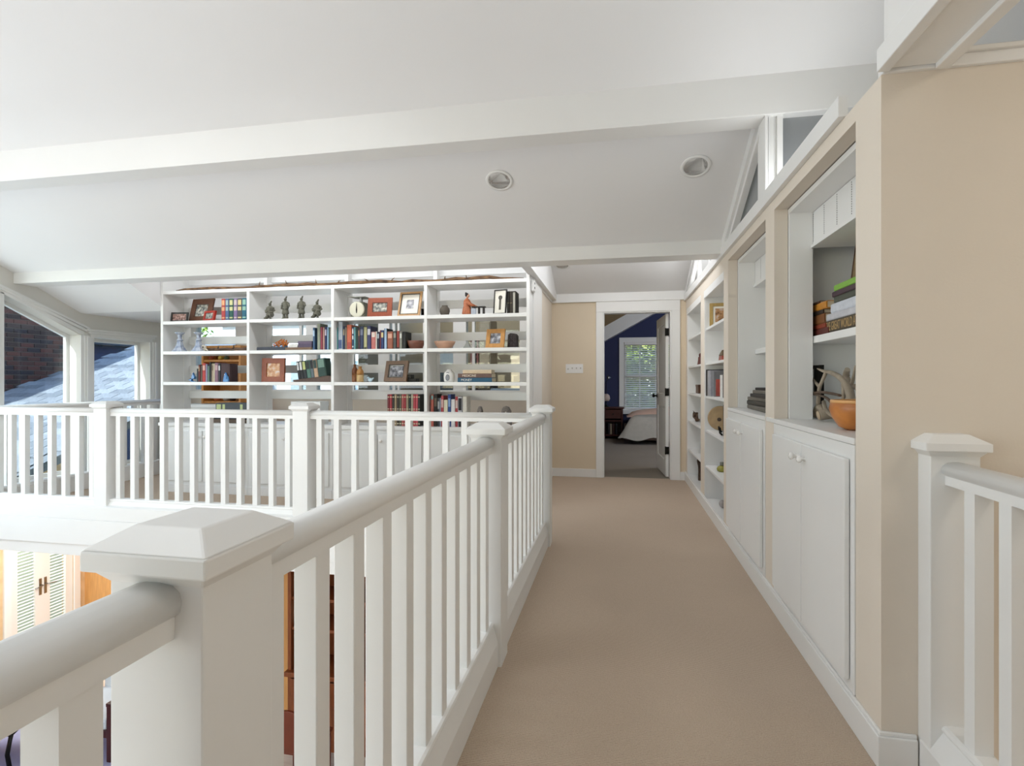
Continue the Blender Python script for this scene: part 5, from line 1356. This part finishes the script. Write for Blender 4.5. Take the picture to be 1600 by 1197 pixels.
t = rthing('wood_disc', 'large pale sliced wood disc with a dark knot standing on the recessed shelf', 'wood slice', 1126, 0.93, 0.736, None, -10)
WD = mat('pale_wood_slice', '#b79a72', 0.6, noise=0.3, scale=14)
MB().lathe([(0.108, 0), (0.114, 0.008), (0.112, 0.03), (0.106, 0.036)], 36, sx=1.0, sy=1.0, xf=Matrix.Translation((0, 0.03, 0.1155)) @ Matrix.Rotation(R(90), 4, 'X')).build('disc', WD, t, world=False)
MB().ball((-0.012, -0.006, 0.105), 0.018, 0.004, 0.018, 14, 6).build('knot', leather('#3c2a1c'), t, world=False)
t = rthing('iron_bookend', 'dark iron bookend with curled foot in front of the wood disc', 'bookend', 1130, 0.87, 0.736)
MB().box(-0.01, 0.03, 0.0, 0.012, 0, 0.26).build('upright_plate', BLACKM, t, world=False)
MB().tube([(0.0, -0.01, 0.008), (-0.03, -0.02, 0.02), (-0.045, -0.02, 0.045), (-0.03, -0.02, 0.06), (-0.018, -0.02, 0.045)], 0.008, 8).tube([(0, -0.01, 0.03), (-0.02, -0.03, 0.05), (-0.03, -0.03, 0.075)], 0.007, 8).build('scroll', BLACKM, t, world=False)
t = rthing('glass_jar', 'small yellow green glass jar with a grey stopper on the lower recessed shelf', 'jar', 1128.5, 0.90, 0.401)
MB().lathe([(0.03, 0), (0.042, 0.006), (0.046, 0.025), (0.036, 0.045), (0.02, 0.052)], 18).build('body', mat('olive_glass', '#9a9440', 0.15), t, world=False)
MB().lathe([(0.016, 0.052), (0.02, 0.058), (0.022, 0.08), (0.012, 0.085)], 14).build('stopper', plain('#77786e'), t, world=False)
t = rthing('grey_stone', 'small grey stone on the bottom recessed shelf', 'stone', 1129, 0.90, 0.086)
MB().ball((0, 0, 0.035), 0.03, 0.03, 0.035, 12, 8).build('stone', plain('#a9a2a0'), t, world=False)
t = rthing('red_figurine', 'dark red carved figure on the far recessed shelf', 'carving', 1094.5, Xs, 1.366)
MB().lathe([(0.03, 0), (0.034, 0.01), (0.026, 0.06), (0.024, 0.09), (0.014, 0.1)], 12).build('body', mat('oxblood', '#5c2a24', 0.4), t, world=False)
MB().ball((0, 0, 0.115), 0.018, 0.018, 0.022, 10, 6).build('head', MATS['oxblood'], t, world=False)
t = rthing('wooden_box', 'brown wooden box on the far recessed shelf', 'box', 1092, Xs, 1.056)
MB().box(-0.10, 0.09, -0.02, 0.10, 0, 0.075).build('body', WALNUT, t, world=False, bevel=0.003)
MB().box(-0.103, 0.093, -0.023, 0.103, 0.075, 0.096).build('lid', WALNUT, t, world=False, bevel=0.003)
t = rthing('root_wood', 'gnarled dark root wood on the far recessed shelf', 'driftwood', 1088, 0.87, 0.736)
MB().tube([(-0.19, 0.0, 0.085), (-0.13, 0, 0.05), (-0.06, 0.01, 0.03), (0.02, 0, 0.022), (0.12, 0.01, 0.03)], [0.014, 0.024, 0.02, 0.02, 0.012], 9).tube([(-0.13, 0, 0.05), (-0.06, 0, 0.085), (0.02, 0, 0.09), (0.08, 0, 0.10)], [0.016, 0.018, 0.016, 0.01], 9).tube([(0.02, 0, 0.09), (0.06, 0, 0.06), (0.1, 0, 0.03)], [0.014, 0.012, 0.012], 8).build('trunk', mat('root_brown', '#5c442e', 0.8, col2='#2c1c14', scale=16), t, world=False)
MB().tube([(-0.05, 0.0, 0.08), (-0.04, -0.03, 0.12)], [0.01, 0.003], 6).build('twig', MATS['root_brown'], t, world=False)
t = rthing('carved_club', 'dark carved wooden club standing on the bottom far shelf', 'carving', 1093, 0.90, 0.086)
MB().tube([(0.02, 0, 0), (0.02, 0, 0.10), (0.012, 0, 0.16), (-0.01, 0, 0.20)], [0.018, 0.016, 0.018, 0.026], 10).build('shaft', mat('club_wood', '#4a3424', 0.5, noise=0.3), t, world=False)
MB().tube([(-0.06, 0, 0.215), (-0.01, 0, 0.21), (0.05, 0, 0.222)], [0.02, 0.028, 0.02], 10).build('head', MATS['club_wood'], t, world=False)

# ================================================================== BEDROOM
bed = thing('bed', 'low bed with a grey quilt and pink blanket under the bedroom window', 'bed', (0.95, 10.85, 0))
MB().box(0.13, 2.0, 10.46, 11.70, 0.08, 0.30).build('mattress_base', WALNUT, bed)
QL = mat('grey_quilt', '#b4aea4', 0.95, noise=0.12, scale=12, bump=0.4)
def quilt():
    v = []; f = []; nx, ny = 26, 22
    for i in range(nx + 1):
        for j in range(ny + 1):
            a = i / nx; b = j / ny
            x = 0.05 + 0.12 * min(1, 2 * b) + 1.9 * a; y = 10.38 + 1.3 * b
            ex = min(1, 1.9 * a / 0.22); ey = min(1, (y - 10.38) / 0.16)
            e = min(ex, 1) * 1.0; e = math.sin(min(1, ex) * math.pi / 2) * math.sin(min(1, ey) * math.pi / 2)
            z = 0.10 + 0.42 * e + 0.012 * math.sin(7 * x) * math.sin(9 * y) + (0.03 * math.sin(11 * x) if e < 0.3 else 0)
            xx = x - 0.05 * (1 - e) * math.sin(5 * y); v.append((xx, y, z))
    for i in range(nx):
        for j in range(ny):
            q = i * (ny + 1) + j; f.append((q, q + ny + 1, q + ny + 2, q + 1))
    return v, f
v, f = quilt()
MB().add(v, f, 0, True).build('quilt', QL, bed, recalc=False)
def lump(x0, x1, y0, y1, z0, h, n=16, s=0.02):
    v = []; f = []
    for i in range(n + 1):
        for j in range(n + 1):
            a, b = i / n, j / n
            e = (max(0, math.sin(math.pi * a)) ** 0.5) * (max(0, math.sin(math.pi * b)) ** 0.5)
            v.append((x0 + (x1 - x0) * a, y0 + (y1 - y0) * b, z0 + h * e + s * math.sin(9 * a + 4 * b) * e))
    for i in range(n):
        for j in range(n):
            q = i * (n + 1) + j; f.append((q, q + n + 1, q + n + 2, q + 1))
    return v, f
PK = mat('pink_blanket', '#cfae9c', 0.95, noise=0.1, scale=10, bump=0.3)
v, f = lump(0.18, 1.9, 11.0, 11.66, 0.47, 0.20); MB().add(v, f, 0, True).build('blanket', PK, bed)
v, f = lump(1.2, 1.95, 10.5, 11.5, 0.5, 0.16); tag(MB().add(v, f, 0, True).build('pillow', WHITE, bed), 'white pillow')
ns = thing('nightstand', 'dark red wooden nightstand with an open shelf beside the bed', 'nightstand', ((px(946, 11.5) + px(970, 11.5)) / 2, 11.5, 0))
hw = (px(970, 11.5) - px(944, 11.5)) / 2 + 0.01
m = MB()
for sx_ in (-1, 1):
    m.box(sx_ * hw - 0.02, sx_ * hw + 0.02, -0.2, 0.2, 0.0, 0.62)
m.box(-hw, hw, 0.18, 0.2, 0.05, 0.62); m.box(-hw, hw, -0.2, 0.2, 0.06, 0.09); m.box(-hw, hw, -0.2, 0.2, 0.36, 0.385)
m.build('carcass', MAHOG, ns, world=False, bevel=0.003)
MB().box(-hw - 0.04, hw + 0.04, -0.22, 0.21, 0.62, 0.65).build('top', MAHOG, ns, world=False, bevel=0.004)
d = MB().box(-hw + 0.025, hw - 0.025, -0.212, -0.15, 0.42, 0.60).build('drawer', MAHOG, ns, world=False, bevel=0.003)
MB().ball((0, -0.225, 0.51), 0.014, 0.014, 0.014, 10, 6).build('knob', BLACKM, d, world=False)
for k_, (x_, c, lab) in enumerate([(-0.10, '#2c2424', 'black book on the nightstand shelf'), (-0.06, '#a89a84', 'tan book on the nightstand shelf'), (-0.01, '#3c1c18', 'maroon book on the nightstand shelf'), (0.05, '#22222a', 'navy book on the nightstand shelf')]):
    book(lab, 'books in the nightstand', 0.035, 0.16, 0.22, c, (ns.location.x + x_, 11.34, 0.091))
lp = thing('table_lamp', 'dark curved lamp with a small pale shade on the nightstand', 'lamp', (px(947, 11.5), 11.45, 0.651))
MB().lathe([(0.07, 0), (0.07, 0.012), (0.02, 0.03), (0.012, 0.05), (0.012, 0.12)], 16).tube([(0, 0, 0.12), (0.0, 0, 0.35), (0.0, 0, 0.52), (0.05, 0, 0.6)], 0.008, 8).build('stand', BLACKM, lp, world=False)
MB().lathe([(0.06, 0.12), (0.085, 0.17), (0.07, 0.24), (0.03, 0.27)], 16).build('shade', leather('#cbb6ac'), lp, world=False)
MB().lathe([(0.05, 0), (0.03, 0.05), (0.012, 0.07)], 12, xf=Matrix.Translation((0.06, 0, 0.58)) @ Matrix.Rotation(R(-30), 4, 'Y')).build('reflector', STEEL, lp, world=False)

# ================================================================== ROOM BEHIND THE BOOKCASE
OAKL = mat('orange_oak', '#c98a46', 0.45, noise=0.25, scale=6, stretch=(8, 8, 1))
YO = 6.20
ob = thing('oak_bookcase', 'orange oak bookcase seen through the first bay of the white one', 'bookcase', ((px(315, YO) + px(372, YO)) / 2, YO + 0.16, 0))
x0, x1 = px(314.5, YO), px(376, YO)
z1 = pz(340, 540, YO)
m = MB(); m.box(x0, x0 + 0.03, YO, YO + 0.32, 0, z1); m.box(x1 - 0.03, x1, YO, YO + 0.32, 0, z1); m.box(x0, x1, YO + 0.30, YO + 0.32, 0, z1); m.box(x0, x1, YO, YO + 0.32, z1 - 0.03, z1)
m.build('carcass', OAKL, ob, bevel=0.002)
oz = [pz(340, 627, YO), pz(340, 595, YO), pz(340, 562, YO)]
for z in oz + [0.5, 0.1]:
    MB().box(x0 + 0.03, x1 - 0.03, YO + 0.01, YO + 0.30, z - 0.028, z).build('shelf', OAKL, ob, bevel=0.002)
lc = thing('white_ledge', 'white low ledge cabinet in front of the oak bookcase', 'cabinet', ((x0 + x1) / 2, YO - 0.15, 0))
MB().box(x0 - 0.08, x1 + 0.3, YO - 0.26, YO - 0.03, 0, oz[0] - 0.07).build('body', WHITE, lc)
MB().box(x0 - 0.1, x1 + 0.32, YO - 0.28, YO - 0.02, oz[0] - 0.07, oz[0] - 0.03).build('top', WHITE, lc, bevel=0.004)
def pot(label, u, zi, h, r, hexc):
    t = thing('pottery_jug', label, 'pottery', (px(u, YO + 0.12), YO + 0.12, oz[zi]), 'pottery in the oak bookcase')
    MB().lathe([(r * .6, 0), (r, h * .3), (r * .9, h * .55), (r * .45, h * .8), (r * .55, h), (r * .45, h), (r * .35, h * .8), (0, h * .7)], 16).build('body', plain(hexc, 0.35), t, world=False)
    MB().tube([(r * .45, 0, h * .85), (r * 1.1, 0, h * .75), (r * 0.95, 0, h * .4)], r * .12, 7).build('handle', plain(hexc, 0.35), t, world=False)
pot('pale jug with dark bands in the oak bookcase', 354, 0, 0.14, 0.05, '#b8b0a4')
pot('dark jug beside the pale jug in the oak bookcase', 364, 0, 0.11, 0.045, '#3a302c')
pot('small terracotta pot in the oak bookcase, lowest visible shelf', 340, 0, 0.06, 0.045, '#b4643c')
pot('yellow pot on the oak bookcase upper shelf', 345, 2, 0.07, 0.035, '#b89a3c')
pot('green pot on the oak bookcase upper shelf', 354, 2, 0.06, 0.035, '#4a5a3c')
pot('rust pot on the oak bookcase upper shelf', 330, 2, 0.06, 0.04, '#9a4c2c')
# kitchen furniture through the interior windows
KY = 8.6
kc = thing('kitchen_cabinet', 'dark brown tall kitchen cabinet seen through the last bay', 'cabinet', (px(758, KY), KY + 0.25, 0))
MB().box(px(749, KY), px(766, KY), KY, KY + 0.5, 0, 2.2).build('body', mat('olive_brown_wood', '#5e4f38', 0.5, noise=0.2), kc)
MB().box(px(750, KY), px(765, KY), KY - 0.02, KY - 0.001, 0.1, 2.15).build('door', MATS['olive_brown_wood'], kc, bevel=0.004)
kk = thing('kitchen_counter', 'pale blue grey kitchen counter seen through the last bay', 'counter', (px(790, KY), KY + 0.25, 0))
MB().box(px(767, KY), -0.98, KY, KY + 0.5, 0, 1.03).build('body', plain('#a9b2ba'), kk)
MB().box(px(767, KY), -0.97, KY - 0.03, KY + 0.5, 1.03, 1.07).build('top', plain('#c2cad0', 0.3), kk, bevel=0.003)
kb = thing('dark_bowl', 'dark brown bowl on the kitchen counter behind the last bay', 'bowl', (px(778, KY + .1), KY + 0.1, 1.071))
MB().lathe([(0.07, 0), (0.11, 0.03), (0.15, 0.10), (0.14, 0.10), (0.09, 0.03), (0, 0.02)], 20).build('bowl', plain('#3c2a1c', 0.4), kb, world=False)
MB().lathe([(0.152, 0.095), (0.152, 0.105), (0.14, 0.105), (0.14, 0.095)], 20).build('rim', plain('#4a3828', 0.4), kb, world=False)
ks = thing('kitchen_shelf', 'dark red shelf unit seen beside the brown kitchen cabinet', 'shelf unit', (px(741, KY), KY + 0.2, 0))
m = MB(); xa, xb = px(735, KY), px(747.5, KY); m.box(xa, xa + .03, KY, KY + .3, 0, 1.9); m.box(xb - .03, xb, KY, KY + .3, 0, 1.9); m.box(xa, xb, KY + .28, KY + .3, 0, 1.9); m.build('carcass', MAHOG, ks)
for z in (0.6, 0.95, 1.12, 1.3, 1.6, 1.88): MB().box(xa + .03, xb - .03, KY + .01, KY + .28, z - .025, z).build('shelf', MAHOG, ks)
fr = thing('refrigerator', 'dark grey refrigerator seen through the narrow interior window', 'refrigerator', (px(696, KY), KY + 0.3, 0))
xa, xb = px(684, KY), px(711, KY)
MB().box(xa, xb, KY, KY + .6, 0.02, 1.85).build('body', plain('#55585a', .4), fr)
MB().box(xa + .005, xb - .005, KY - .03, KY - .001, 1.25, 1.84).build('door', plain('#5c6062', .35), fr, bevel=0.004)
MB().box(xa + .005, xb - .005, KY - .03, KY - .001, .08, 1.24).build('door', plain('#5c6062', .35), fr, bevel=0.004)
kt = thing('kitchen_table', 'white kitchen table beyond the third bay', 'table', (px(640, 7.6) + 0.25, 7.6, 0))
MB().box(-0.4, 0.45, -0.35, 0.35, 1.0, 1.04).build('top', WHITE, kt, world=False, bevel=0.004)
for sx_ in (-0.36, 0.40):
    for sy_ in (-0.3, 0.3): MB().box(sx_ - .025, sx_ + .025, sy_ - .025, sy_ + .025, 0, 1.0).build('leg', WHITE, kt, world=False)

# ================================================================== LOWER ROOM
YH = 5.2
hu = thing('cherry_hutch', 'tall cherry wood hutch below the gallery', 'hutch', (px(500, YH), YH + 0.2, LOW))
xa, xb = px(452, YH), px(578, YH)
m = MB()
for a in (xa, px(478.5, YH), px(530, YH), xb): m.box(a - .02, a + .02, YH, YH + .40, LOW + .03, -0.36)
m.box(xa, xb, YH + .38, YH + .40, LOW, -0.36); m.box(xa - .02, xb + .02, YH - .01, YH + .4, -0.40, -0.36); m.box(xa, xb, YH + .02, YH + .38, LOW + .0, LOW + .09)
m.build('carcass', CHERRY, hu, bevel=0.003)
MB().box(xa - .03, xb + .03, YH - .05, YH + .39, -1.92, -1.87).build('counter', CHERRY, hu, bevel=0.004)
for z in (-0.75, -1.10, -1.42):
    MB().box(xa, xb, YH + .02, YH + .38, z - .03, z).build('shelf', CHERRY, hu)
for a, b in ((xa + .03, px(477, YH)), (px(480, YH), px(529, YH)), (px(532, YH), xb - .03)):
    d = MB().box(a, b, YH - .022, YH - .001, LOW + .12, -1.95).build('door', CHERRY, hu, bevel=0.004)
    MB().ball(((a + b) / 2, YH - .035, -2.1), .013, .013, .013, 10, 6).build('knob', BLACKM, d)
for i, (u, z, h, c, lab) in enumerate([(473, -1.42, .22, '#d8c8a8', 'cream jar on the lowest hutch shelf'), (470, -1.10, .20, '#c8a890', 'peach jar on the middle hutch shelf'), (472, -0.75, .2, '#d4c4a8', 'ivory jar on the top hutch shelf')]):
    t = thing('storage_jar', lab, 'jar', (px(u, YH + .15), YH + .15, z), 'jars in the hutch')
    MB().lathe([(.045, 0), (.055, .02), (.055, h * .7), (.04, h * .85)], 16).build('body', plain(c, .3), t, world=False)
    MB().lathe([(.043, h * .85), (.043, h * .95), (.012, h), (.0, h)], 16).build('lid', plain(c, .3), t, world=False)
ch = thing('wooden_chair', 'red brown wooden chair standing in front of the hutch', 'chair', (px(470, 4.75), 4.75, LOW))
CH = mat('red_brown_chair', '#6a2c16', .35, noise=.3, scale=8)
MB().box(-.22, .22, -.2, .22, .42, .45).build('seat', CH, ch, world=False, bevel=.008)
for sx_ in (-.19, .19):
    for sy_ in (-.17, .19): MB().lathe([(.016, 0), (.02, .42)], 10, xf=Matrix.Translation((sx_, sy_, 0))).build('leg', CH, ch, world=False)
P_ = [(-.2, .45), (.2, .45), (.22, .62), (.19, .74), (.1, .82), (0, .84), (-.1, .82), (-.19, .74), (-.22, .62)]
MB().prism(P_, 'y', -.22, -.19).build('backrest', CH, ch, world=False, bevel=.006)
ac = thing('armchair', 'white cushioned armchair with brown wooden frame in the lower room', 'armchair', (px(150, 4.9) + 0.1, 4.95, LOW + 0.0125))
MB().box(-.3, .3, -.3, .3, .3, .42).build('seat', plain('#cdd6de', .9), ac, world=False, bevel=.03)
MB().box(-.3, .3, .22, .36, .38, .95).build('backrest', plain('#d4dce2', .9), ac, world=False, bevel=.03)
for sx_ in (-.35, .35):
    MB().box(sx_ - .03, sx_ + .03, -.32, .36, .56, .60).build('armrest', MAHOG, ac, world=False, bevel=.008)
    for sy_ in (-.29, .33): MB().box(sx_ - .025, sx_ + .025, sy_ - .025, sy_ + .025, 0, .56).build('leg', MAHOG, ac, world=False, bevel=.004)
MB().box(-.33, .33, -.31, -.28, .24, .31).box(-.33, .33, .32, .35, .24, .31).build('apron', MAHOG, ac, world=False)
tb_ = thing('glass_table', 'low table with dark metal frame and blue tinted glass top', 'table', (-6.45, 4.35, LOW + 0.0135), None, (0, 0, R(25)))
for a, b in (((-.55, -.35), (.55, -.35)), ((.55, -.35), (.55, .35)), ((.55, .35), (-.55, .35)), ((-.55, .35), (-.55, -.35))):
    MB().tube([(a[0], a[1], .44), (b[0], b[1], .44)], .022, 8).build('rail', BLACKM, tb_, world=False)
for sx_ in (-.55, .55):
    for sy_ in (-.35, .35): MB().tube([(sx_, sy_, 0), (sx_ * .9, sy_ * .9, .22), (sx_, sy_, .45)], .02, 8).build('leg', BLACKM, tb_, world=False)
MB().box(-.54, .54, -.34, .34, .452, .462).build('top', mat('blue_tinted_glass', '#9fb0d0', .05), tb_, world=False, bevel=.002)
rg = MB().box(-7.4, -4.7, 3.2, 5.6, LOW + .001, LOW + .012).build('area_rug', mat('lavender_rug', '#a8accc', .95, col2='#8a90b8', scale=3), None)
tag(rg, 'pale lavender rug on the lower wooden floor', 'rug')

# ================================================================== OUTSIDE
gd = MB().box(-40, 40, -30, 60, LOW - .5, LOW - .25)
struct('ground', gd, mat('dry_patio_gravel', '#8f8c84', .95, noise=.4, scale=2), 'pale gravel ground around the house')
roofz = lambda y: 1.0 + 0.36 * (y - 6.86)
SHG = [mat('roof_shingle_%d' % i, h, .9, noise=.3, scale=30) for i, h in enumerate(('#8d959f', '#7e8690', '#9aa2ab'))]
rf = thing('shingled_roof', 'grey shingled lower roof rising outside the tall left windows', 'roof', (-7.9, 6.5, 0.5))
MB().prism([(3.6, roofz(3.6)), (9.4, roofz(9.4)), (9.4, roofz(9.4) - .1), (3.6, roofz(3.6) - .1)], 'x', -9.55, LW - .21).build('decking', SHG[1], rf)
sl_a = math.atan(0.36)
ms = []
for i in range(3):
    me = MB().frustum((-.162, .162, -.11, .11), 0, (-.160, .160, -.11, .11), .006).mesh('shingle')
    me.materials.append(SHG[i]); ms.append(me)
y = 4.25; r_ = 0
random.seed(11)
while y < 9.2:
    off = (r_ % 3) * 0.11
    x = -9.45 + off
    while x < -6.35:
        o = link('shingle', random.choice(ms), rf)
        o.location = Vector((x, y, roofz(y) + 0.009)) - wloc(rf); o.rotation_euler = (sl_a + R(1.6), 0, 0)
        x += 0.335
    y += 0.165; r_ += 1
bw = thing('brick_wall', 'shaded red brown brick house wall seen through the sloping window', 'brick wall', (-9.7, 7.6, LOW))
MORT = mat('brick_mortar', '#6a6058', .95)
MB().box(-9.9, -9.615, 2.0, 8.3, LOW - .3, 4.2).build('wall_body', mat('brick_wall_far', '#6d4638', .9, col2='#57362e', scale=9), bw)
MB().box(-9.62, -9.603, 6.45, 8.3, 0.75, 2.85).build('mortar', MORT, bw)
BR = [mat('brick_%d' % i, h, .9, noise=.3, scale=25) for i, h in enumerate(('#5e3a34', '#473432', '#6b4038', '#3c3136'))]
mb_ = []
for i in range(4):
    me = MB().box(-.012, .010, -.098, .098, -.030, .030).mesh('brick'); me.materials.append(BR[i]); mb_.append(me)
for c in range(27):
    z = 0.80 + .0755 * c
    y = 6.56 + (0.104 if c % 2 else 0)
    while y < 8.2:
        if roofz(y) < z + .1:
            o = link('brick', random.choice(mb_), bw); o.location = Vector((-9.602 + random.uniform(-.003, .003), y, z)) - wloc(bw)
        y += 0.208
gw = thing('garden_wall', 'pale green rendered garden wall outside the french doors', 'wall', (-9.3, 6.0, LOW))  # pale surface added to bounce light towards the french doors
MB().box(-9.36, -9.28, 3.6, 8.6, LOW - .26, -0.5).build('wall_body', plain('#d3dccb', .9), gw)
MB().box(-9.40, -9.24, 3.58, 8.62, -0.5, -0.44).build('coping', plain('#c2c2ba', .8), gw)
nh = thing('neighbour_house', 'dark navy clapboard house side beyond the brick wall', 'house', (-12.0, 11.0, LOW))
NV = mat('navy_clapboard', '#2d3f66', .8, noise=.15, scale=6)
MB().box(-16, -11.6, 8.4, 15.0, LOW - .3, 2.05).build('wall', NV, nh)
me = MB().prism([(0.0, 0.0), (0.03, 0.0), (0.012, 0.16), (0.0, 0.16)], 'y', -3.3, 3.3, xf=None).mesh('siding_board'); me.materials.append(NV)
for k in range(16):
    o = link('siding_board', me, nh); o.location = Vector((-11.6, 11.7, -0.5 + .155 * k)) - wloc(nh)
MB().prism([(-16.3, 1.95), (-11.3, 2.0), (-11.3, 2.08), (-13.8, 2.3), (-16.3, 2.08)], 'y', 8.2, 15.2).build('roof', plain('#3a4250', .9), nh)
random.seed(5)
LEAFS = [mat('leaf_%d' % i, h, .6) for i, h in enumerate(('#93ad3e', '#b8cb66', '#708c36'))]
def tree(label, x, y, z0, h, r, n):
    t = thing('leafy_tree', label, 'tree', (x, y, z0), 'trees outside')
    MB().tube([(0, 0, 0), (.08, 0, h * .4), (0, .1, h * .75)], [.16, .12, .05], 9).build('trunk', mat('tree_bark', '#5a4a3c', .95, noise=.3), t, world=False)
    for q in range(3):
        v = []; f = []
        for i in range(n):
            a = random.uniform(0, 2 * math.pi); b = random.uniform(-1, 1); rr = r * random.uniform(.55, 1.0) ** .5
            s_ = math.sqrt(1 - b * b)
            c = Vector((rr * s_ * math.cos(a), rr * s_ * math.sin(a), h * .6 + b * h * .42 * (rr / r)))
            u_ = Vector((random.uniform(-1, 1), random.uniform(-1, 1), random.uniform(-1, 1))).normalized()
            w_ = u_.cross(Vector((random.uniform(-1, 1), random.uniform(-1, 1), random.uniform(-1, 1)))).normalized()
            k = .12
            bi = len(v); v += [c - u_ * k, c + w_ * k * .5, c + u_ * k, c - w_ * k * .5]; f.append((bi, bi + 1, bi + 2, bi + 3))
        o = MB().add(v, f).build('foliage', LEAFS[q], t, world=False, recalc=False)
        o['kind'] = 'stuff'
wh = thing('white_house', 'white neighbouring house seen through the interior windows', 'house', (-7.5, 17.0, LOW))
MB().box(-13, -5.2, 16, 21, LOW - .3, 3.2).build('wall', plain('#e4e6e6', .8), wh)
for x_ in (-11.5, -10.0, -8.5, -7.0):
    f_ = MB().box(x_ - .5, x_ + .5, 15.94, 15.99, 0.2, 1.9).build('window_frame', WHITE, wh)
    MB().box(x_ - .42, x_ + .42, 15.93, 15.95, 0.28, 1.82).build('pane', plain('#7f929c', .1), f_)
MB().prism([(-13.4, 3.1), (-4.8, 3.1), (-9.1, 5.6)], 'y', 15.7, 21.3).build('roof', plain('#5a626c', .9), wh)
tree('leafy tree filling most of the bedroom window', 0.2, 15.5, LOW - .25, 7.0, 1.9, 4600)
tree('leafy tree at the open side of the bedroom window', 3.4, 18.6, LOW - .25, 7.0, 1.9, 2000)
tree('tree crown above the navy house', -21.0, 21.0, LOW - .25, 8.2, 3.0, 1500)
